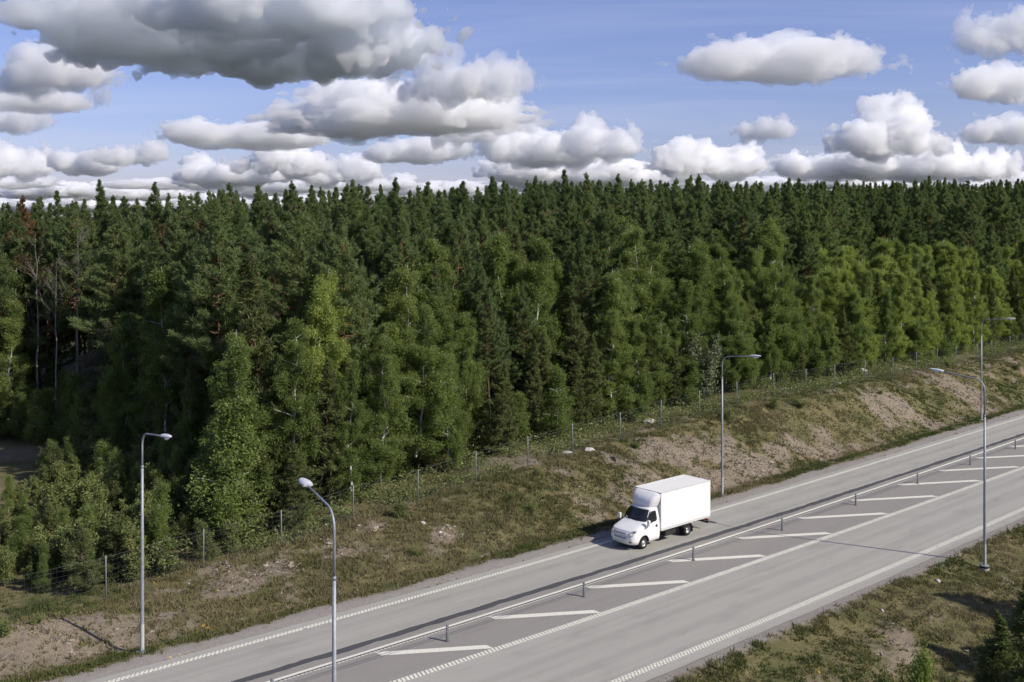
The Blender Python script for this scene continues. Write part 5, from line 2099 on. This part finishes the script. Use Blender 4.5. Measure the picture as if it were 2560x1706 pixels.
# --- young growth left of the forest, between fence and dirt track
def plant_thicket():
    rng = np.random.default_rng(12)
    n = 0
    tries = 0
    spots = []
    while n < 115 and tries < 16000:
        tries += 1
        px = rng.uniform(-60, 640)
        Zc = rng.uniform(56, 84)
        x, y = (px - 1280) / FPX * Zc, Zc
        s, d = (float(v[0]) for v in to_sd(x, y))
        if d < FENCE_D + 1.0 or Zc > np.interp(px, [-60, 90, 130, 640], [72, 73, 82, 72]) or Zc > np.interp(px, FE_PX, FE_Z) - 2:
            continue
        low = 0.62 if px < 130 else (0.85 if Zc > 70 else 1.0)
        if any((x - a) ** 2 + (y - b) ** 2 < 0.95 ** 2 for a, b in spots):
            continue
        spots.append((x, y))
        z = float(ground_z(s, d)) - 0.05
        t = rng.random()
        row = 'along the fence' if Zc < 64 else ('in the middle of the thicket' if Zc < 72 else 'at the back of the thicket')
        side = 'left of the left lamp' if px < 330 else 'right of the left lamp'
        if t < 0.42:
            SHRUBS[int(rng.integers(0, 3))].place('shrub', x, y, z, rng.uniform(2.2, 3.8) * low, rng.uniform(0, 6.28), 'green leafy shrub ' + row + ' ' + side, 'shrub', 'shrubs of the left thicket', rng.uniform(0.9, 1.25), 'foliage')
        elif t < 0.75:
            SBIRCH[int(rng.integers(0, 2))].place('birch_sapling', x, y, z, rng.uniform(2.8, 4.8) * low, rng.uniform(0, 6.28), 'birch sapling ' + row + ' ' + side, 'sapling', 'birch saplings of the left thicket', rng.uniform(0.85, 1.15), 'foliage')
        else:
            SPINES[int(rng.integers(0, 2))].place('pine_sapling', x, y, z, rng.uniform(2.0, 4.2) * low, rng.uniform(0, 6.28), 'young pine sapling ' + row + ' ' + side, 'sapling', 'pine saplings of the left thicket', rng.uniform(0.9, 1.2), 'foliage')
        n += 1


plant_thicket()
# dark shrub growing through the fence, and low bushes on the bank (column, row of foot, height)
def on_ground(px, py):
    """point of the bank that shows at this place of the photograph"""
    u = (px - 1280) / FPX
    Yv = np.arange(38, 170, 0.1)
    s, d = to_sd(u * Yv, Yv)
    z = ground_z(s, d)
    row = HOR + FPX * (CAM_H - z) / Yv
    i = int(np.argmax(row < py))
    return float(u * Yv[i]), float(Yv[i]), float(z[i])


BUSHSPOTS = [(420, 1430, 1.9, 'dark shrub growing through the fence right of the left lamp', 1.35), (1000, 1292, 1.0, 'low green bush on the bank in the middle, left of lorry', 1.3),
             (1815, 1048, 1.1, 'round green bush beside the lamp pole behind the lorry', 1.1), (1932, 1025, 1.2, 'yellowish bush on the bank by the third fence post past lamp', 1.0),
             (2000, 1020, 1.2, 'ragged yellow green bush on the bank right of lorry lamp', 1.2), (620, 1355, 0.8, 'low bush under the fence beside the second lamp pole', 1.2),
             (1080, 1235, 0.7, 'tuft of bush near the fence, left of lorry', 1.2), (1345, 1190, 0.6, 'small dark bush under a fence post left of lorry', 1.1),
             (1040, 1390, 0.6, 'low green bush low on the bank left of lorry', 1.6), (1330, 1280, 0.6, 'flat green bush on the bank just left of lorry', 2.0),
             (1270, 1250, 0.55, 'green bush above the flat one left of lorry', 1.8), (2370, 920, 0.9, 'bush on the bank top between the right lamps', 1.2), (2540, 925, 1.1, 'grey green bush on the bank at the right edge', 1.3),
             (820, 1310, 0.6, 'small bush below the fence right of second lamp', 1.4), (90, 1560, 0.5, 'low weed clump on the gravel at lower left', 1.6), (10, 1590, 0.8, 'green weed clump at the lower left edge', 1.4),
             (2200, 985, 0.6, 'yellow green clump on the bank top at right', 1.6), (1590, 1120, 0.5, 'small green clump above the lorry roof', 1.5), (1640, 1090, 0.5, 'green clump by the fence above the lorry', 1.5)]
for i, (px, py, h, lab, w) in enumerate(BUSHSPOTS):
    x, y, z = on_ground(px, py)
    BUSHES[i % 2].place('bush', x, y, z - 0.05, h, i * 1.7, lab, 'bush', 'bushes on the bank', w, 'foliage')
# --- near growth at the lower right, on the slope below the road
for (px, top, Yd, proto, kind, lab, cat, w) in (
        (2570, 1400, 40.0, YPINES[0], 'young_pine', 'dark pine at the lower right corner, nearest tree', 'pine', 1.35),
        (2505, 1530, 38.0, YPINES[1], 'young_pine', 'shorter dark pine left of the corner one at lower right', 'pine', 1.3),
        (2180, 1665, 35.0, SPINES[1], 'pine_sapling', 'young pine tip at the bottom edge, leftmost of the near saplings', 'sapling', 0.45),
        (2310, 1640, 36.5, SBIRCH[1], 'birch_sapling', 'thin birch sapling at the bottom edge right', 'sapling', 0.55),
        (2650, 1480, 36.0, YPINES[2], 'young_pine', 'young pine just beyond the lower right corner', 'pine', 1.2)):
    x = (px - 1280) / FPX * Yd
    s, d = to_sd(x, Yd)
    z = float(ground_z(s, d)[0]) - 0.05
    h = CAM_H - (top - HOR) * Yd / FPX - z
    proto.place(kind, x, Yd, z, h, px, lab, cat, 'growth below the near verge', w, 'foliage' if 'sapling' in kind else 'crown')
# trees standing right of the picture whose shade falls into the corner
for (x, y, h, p, lab) in ((31.0, 44.0, 13.0, PINES[2], 'pine right of the picture, first'), (36.0, 49.0, 15.0, PINES[0], 'pine right of the picture, second'), (30.0, 38.0, 11.0, YPINES[2], 'pine right of the picture, third')):
    s, d = to_sd(x, y)
    p.place('pine', x, y, float(ground_z(s, d)[0]) - 0.05, h, x, lab + ' on the near slope', 'pine', 'growth below the near verge', 1.2)


# ------------------------------------------------------------------ grass, stones, undergrowth
def mat_grass():
    m, t, out = new_mat('roadside_grass')
    tint = attr(t, 'tint')
    c = coords(t)
    n = noise(t, c, 0.8, 4.0, 0.6)
    f = (tint + (n - 0.5) * 0.5).clamp()
    col = mixc(t, f.step(0.0, 0.5, 'LINEAR'), (0.080, 0.108, 0.032), (0.135, 0.134, 0.054))
    col = mixc(t, f.step(0.5, 1.0, 'LINEAR'), col, (0.235, 0.200, 0.112))
    d = t.nodes.new('ShaderNodeBsdfDiffuse')
    t.links.new(col.s, d.inputs['Color'])
    tr = t.nodes.new('ShaderNodeBsdfTranslucent')
    t.links.new(col.s, tr.inputs['Color'])
    mx = t.nodes.new('ShaderNodeMixShader')
    mx.inputs[0].default_value = 0.3
    t.links.new(d.outputs[0], mx.inputs[1])
    t.links.new(tr.outputs[0], mx.inputs[2])
    t.links.new(mx.outputs[0], out.inputs['Surface'])
    return m


def mat_stone(name, a, b):
    m, t, out = new_mat(name)
    g = t.nodes.new('ShaderNodeNewGeometry')
    isl = X(t, g.outputs['Random Per Island'])
    n = noise(t, coords(t), 6.0, 5.0, 0.7)
    col = mixc(t, (isl * 0.7 + n * 0.5 - 0.1).clamp(), a, b)
    bs = principled(t, out, col, 0.9, 0, 0.2)
    return m


def in_view(x, y, z, m=40):
    px = 1280 + FPX * x / y
    py = HOR + FPX * (CAM_H - z) / y
    return (px > -m) & (px < 2560 + m) & (py < 1706 + m)


def scatter_grass():
    rng = np.random.default_rng(5)
    S, D = [], []
    for (s0, s1, d0, d1, dens) in ((-34, 36, -1.3, 10.5, 95), (36, 110, -1.3, 10.5, 48), (-18, 42, -38, -17.4, 90), (-45, -14, 9.5, 30, 12)):
        n = int((s1 - s0) * (d1 - d0) * dens)
        S.append(rng.uniform(s0, s1, n))
        D.append(rng.uniform(d0, d1, n))
    S, D = np.concatenate(S), np.concatenate(D)
    x, y = rc(S, D)
    z = ground_z(S, D)
    v, g = cover(S, D)
    clump = vnoise(x * 1.6, y * 1.6, 61, 2)
    keep = in_view(x, y, z) & (rng.uniform(0, 1, len(S)) < np.clip(v * 1.2 - 0.08, 0.12, 1) * np.clip(clump * 2.4 - 0.55, 0.05, 1)) & (g < 0.75)
    S, D, x, y, z, v, clump = (q[keep] for q in (S, D, x, y, z, v, clump))
    n = len(S)
    k = 5
    fresh = np.exp(-((D + 0.2) / 0.8) ** 2)
    tint = 0.55 + (vnoise(x * 0.13, y * 0.13, 62, 3) - 0.5) * 2.0 + rng.normal(0, 0.20, n) - fresh * 0.42
    tint = np.clip(tint + np.where(D < -19, 0.10, 0.03), 0, 1)
    h = np.clip(0.10 + 0.16 * clump + rng.normal(0, 0.05, n), 0.06, 0.5) * (1 + 0.5 * (rng.uniform(0, 1, n) > 0.93)) * np.where(D < -18.5, 0.72, 1.0)
    c = np.repeat(np.stack([x, y, z - 0.02], 1), k, 0)
    c[:, :2] += rng.normal(0, 0.07, (n * k, 2))
    dr = unit(np.stack([rng.normal(0, 0.55, n * k), rng.normal(0, 0.55, n * k), np.ones(n * k)], 1))
    side = unit(np.cross(dr, unit(rng.standard_normal((n * k, 3)))))
    L = np.repeat(h, k)[:, None] * rng.uniform(0.6, 1.3, (n * k, 1))
    w = 0.020 + 0.018 * rng.uniform(0, 1, (n * k, 1))
    V = np.stack([c - side * w, c + side * w, c + dr * L], 1).reshape(-1, 3)
    me = mesh_arrays('verge_grass', V, np.arange(len(V)).reshape(-1, 3))
    add_float_attr(me, 'tint', np.repeat(np.clip(np.repeat(tint, k) + rng.normal(0, 0.08, n * k), 0, 1), 3))
    o = obj('verge_grass', me, mat_grass())
    tag(o, 'short green and dry grass tufts on the road banks', 'grass', None, 'stuff')
    print('GRASS', n * k)


def stone_shape(rng, squash=0.6):
    b = np.array([(1, 0, 0), (-1, 0, 0), (0, 1, 0), (0, -1, 0), (0, 0, 1), (0, 0, -1)], float)
    b *= rng.uniform(0.6, 1.2, (6, 1))
    b += rng.normal(0, 0.18, (6, 3))
    b[:, 2] *= squash
    F = np.array([(0, 2, 4), (2, 1, 4), (1, 3, 4), (3, 0, 4), (2, 0, 5), (1, 2, 5), (3, 1, 5), (0, 3, 5)])
    return b, F


def scatter_stones():
    rng = np.random.default_rng(8)
    S, D = [], []
    for (s0, s1, d0, d1, dens) in ((-34, 75, -1.9, 9.5, 78), (-18, 42, -30, -17.3, 45)):
        n = int((s1 - s0) * (d1 - d0) * dens)
        S.append(rng.uniform(s0, s1, n))
        D.append(rng.uniform(d0, d1, n))
    S, D = np.concatenate(S), np.concatenate(D)
    x, y = rc(S, D)
    z = ground_z(S, D)
    v, g = cover(S, D)
    rocky = vnoise(x * 0.5, y * 0.5, 71, 3)
    keep = in_view(x, y, z) & (rng.uniform(0, 1, len(S)) < np.clip((0.62 - v) * 1.5, 0.01, 1) * np.clip(rocky * 3 - 1.0, 0.05, 1) * (1 - 0.55 * g))
    x, y, z, g, S = x[keep], y[keep], z[keep], g[keep], S[keep]
    n = len(x)
    size = np.exp(rng.normal(math.log(0.052), 0.52, n)) * (1 - 0.5 * g)
    size = np.clip(size * np.where(S < -15, 0.5, 1.0), 0.016, 0.26)
    shapes = [stone_shape(rng) for _ in range(24)]
    idx = rng.integers(0, 24, n)
    base = np.stack([s[0] for s in shapes])
    F0 = shapes[0][1]
    a = rng.uniform(0, 6.28, n)
    P = base[idx] * size[:, None, None]
    ca, sa = np.cos(a)[:, None], np.sin(a)[:, None]
    V = np.stack([P[..., 0] * ca - P[..., 1] * sa + x[:, None], P[..., 0] * sa + P[..., 1] * ca + y[:, None], P[..., 2] + z[:, None] + 0.15 * size[:, None]], -1).reshape(-1, 3)
    F = (F0[None] + (np.arange(n) * 6)[:, None, None]).reshape(-1, 3)
    o = obj('loose_stones', mesh_arrays('loose_stones', V, F), mat_stone('pinkish_gravel', (0.10, 0.084, 0.064), (0.36, 0.305, 0.240)))
    tag(o, 'loose pinkish stones and gravel on the bare banks', 'gravel', None, 'stuff')
    print('STONES', n)


def scatter_undergrowth():
    rng = np.random.default_rng(15)
    n = 5200
    S = rng.uniform(-14, 125, n)
    D = FENCE_D + 0.6 + rng.uniform(0, 1, n) ** 1.3 * 7.5
    x, y = rc(S, D)
    z = ground_z(S, D)
    pat = vnoise(x * 0.3, y * 0.3, 81, 3)
    keep = in_view(x, y, z) & (pat > 0.40) & (rng.uniform(0, 1, n) < 0.35 + 0.08 * (D - FENCE_D))
    x, y, z, D = x[keep], y[keep], z[keep], D[keep]
    m = len(x)
    k = 30
    h = np.clip(0.25 + 0.16 * (D - FENCE_D), 0.2, 1.5) * rng.uniform(0.5, 1.3, m)
    q = rng.uniform(0, 1, (m, k))
    c = np.stack([x[:, None] + rng.normal(0, 0.30, (m, k)), y[:, None] + rng.normal(0, 0.30, (m, k)), z[:, None] + h[:, None] * q], -1).reshape(-1, 3)
    V, F = leaf_quads(c, 0.13, rng, 0.8)
    o = obj('forest_undergrowth', mesh_arrays('forest_undergrowth', V, F), M_SHRUB)
    tag(o, 'low green undergrowth between fence and trees', 'undergrowth', None, 'stuff')


def build_rocks():
    M = mat_stone('grey_rock', (0.20, 0.18, 0.165), (0.46, 0.42, 0.385))
    rng = np.random.default_rng(31)
    spots = [(1622, 1055, 0.75, 0.30, 'flat grey slab leaning behind the fence above the lorry'), (1473, 1128, 0.55, 0.45, 'pale boulder on the bank top above the lorry cab'),
             (1417, 1133, 0.50, 0.28, 'flat grey rock left of the pale boulder above the lorry'), (1962, 975, 0.55, 0.35, 'pale flat stone by the fence right of the lorry lamp'),
             (2093, 960, 0.55, 0.35, 'broken pale stones at a fence post in the right half'), (2157, 935, 0.55, 1.0, 'upright pinkish boulder behind the fence at right'),
             (1059, 1310, 0.22, 0.6, 'single white stone on the bank left of lorry, upper'), (1101, 1334, 0.20, 0.6, 'single pale stone on the bank left of lorry, lower'),
             (664, 1416, 0.28, 0.4, 'bluish flat stone on the bank left of second lamp pole'), (940, 1322, 0.24, 0.6, 'pale stone on the bank right of second lamp pole'),
             (1525, 1100, 0.18, 0.7, 'small white stone under the fence above lorry cab'), (2250, 925, 0.35, 0.4, 'pale stone on the bank top left of the right lamps'),
             (2345, 1455, 0.20, 0.6, 'white stone on the near gravel patch at lower right'), (2205, 1530, 0.15, 0.6, 'small pale stone on the near slope at lower right')]
    for i, (px, py, sz, sq, lab) in enumerate(spots):
        x, y, z = on_ground(px, py)
        bm = bmesh.new()
        bmesh.ops.create_icosphere(bm, subdivisions=2, radius=1.0)
        off = rng.normal(0, 1, 3) * 5
        planes = [(unit(rng.standard_normal(3)), rng.uniform(0.55, 0.85)) for _ in range(7)]
        for v in bm.verts:
            p = np.array(v.co)
            for nrm, dd in planes:                  # broken faces
                e = p @ nrm - dd
                if e > 0:
                    p = p - nrm * e
            p *= 1 + 0.10 * math.sin(p[0] * 5 + off[0]) * math.cos(p[1] * 6 + off[1])
            v.co = (p[0] * sz, p[1] * sz * 0.8, p[2] * sz * sq)
        me = bpy.data.meshes.new('rock')
        bm.to_mesh(me)
        bm.free()
        o = obj('rock', me, M, None, (x, y, z + 0.12 * sz * sq))
        o.rotation_euler = (rng.uniform(-.2, .2), rng.uniform(-.2, .2), rng.uniform(0, 6.28))
        tag(o, lab, 'rock', 'rocks on the bank')


def scatter_flowers():
    rng = np.random.default_rng(44)
    P = []
    for (px, py, n, sp) in ((480, 1590, 7, .8), (445, 1640, 6, .5), (370, 1465, 5, .4), (560, 1490, 5, .5), (980, 1345, 6, .6), (1090, 1330, 5, .5), (2450, 1510, 5, .4), (2225, 1618, 5, .4), (2028, 1680, 6, .4), (1500, 1300, 5, 1.0), (2190, 1130, 4, .6)):
        x, y, z = on_ground(px, py)
        for k in range(n // 2):
            P.append((x + rng.normal(0, sp), y + rng.normal(0, sp)))
    P = np.array(P)
    s, d = to_sd(P[:, 0], P[:, 1])
    z = ground_z(s, d) + rng.uniform(0.10, 0.25, len(P))
    c = np.repeat(np.stack([P[:, 0], P[:, 1], z], 1), 4, 0) + rng.normal(0, 0.03, (len(P) * 4, 3))
    V, F = leaf_quads(c, 0.07, rng, 1.5)
    o = obj('yellow_flowers', mesh_arrays('yellow_flowers', V, F), plain('petal_yellow', (0.62, 0.36, 0.02), 0.7, 0, 0.2))
    tag(o, 'scattered small yellow flowers in the verge grass', 'flowers', None, 'stuff')


scatter_grass()
scatter_stones()
scatter_undergrowth()
build_rocks()
scatter_flowers()
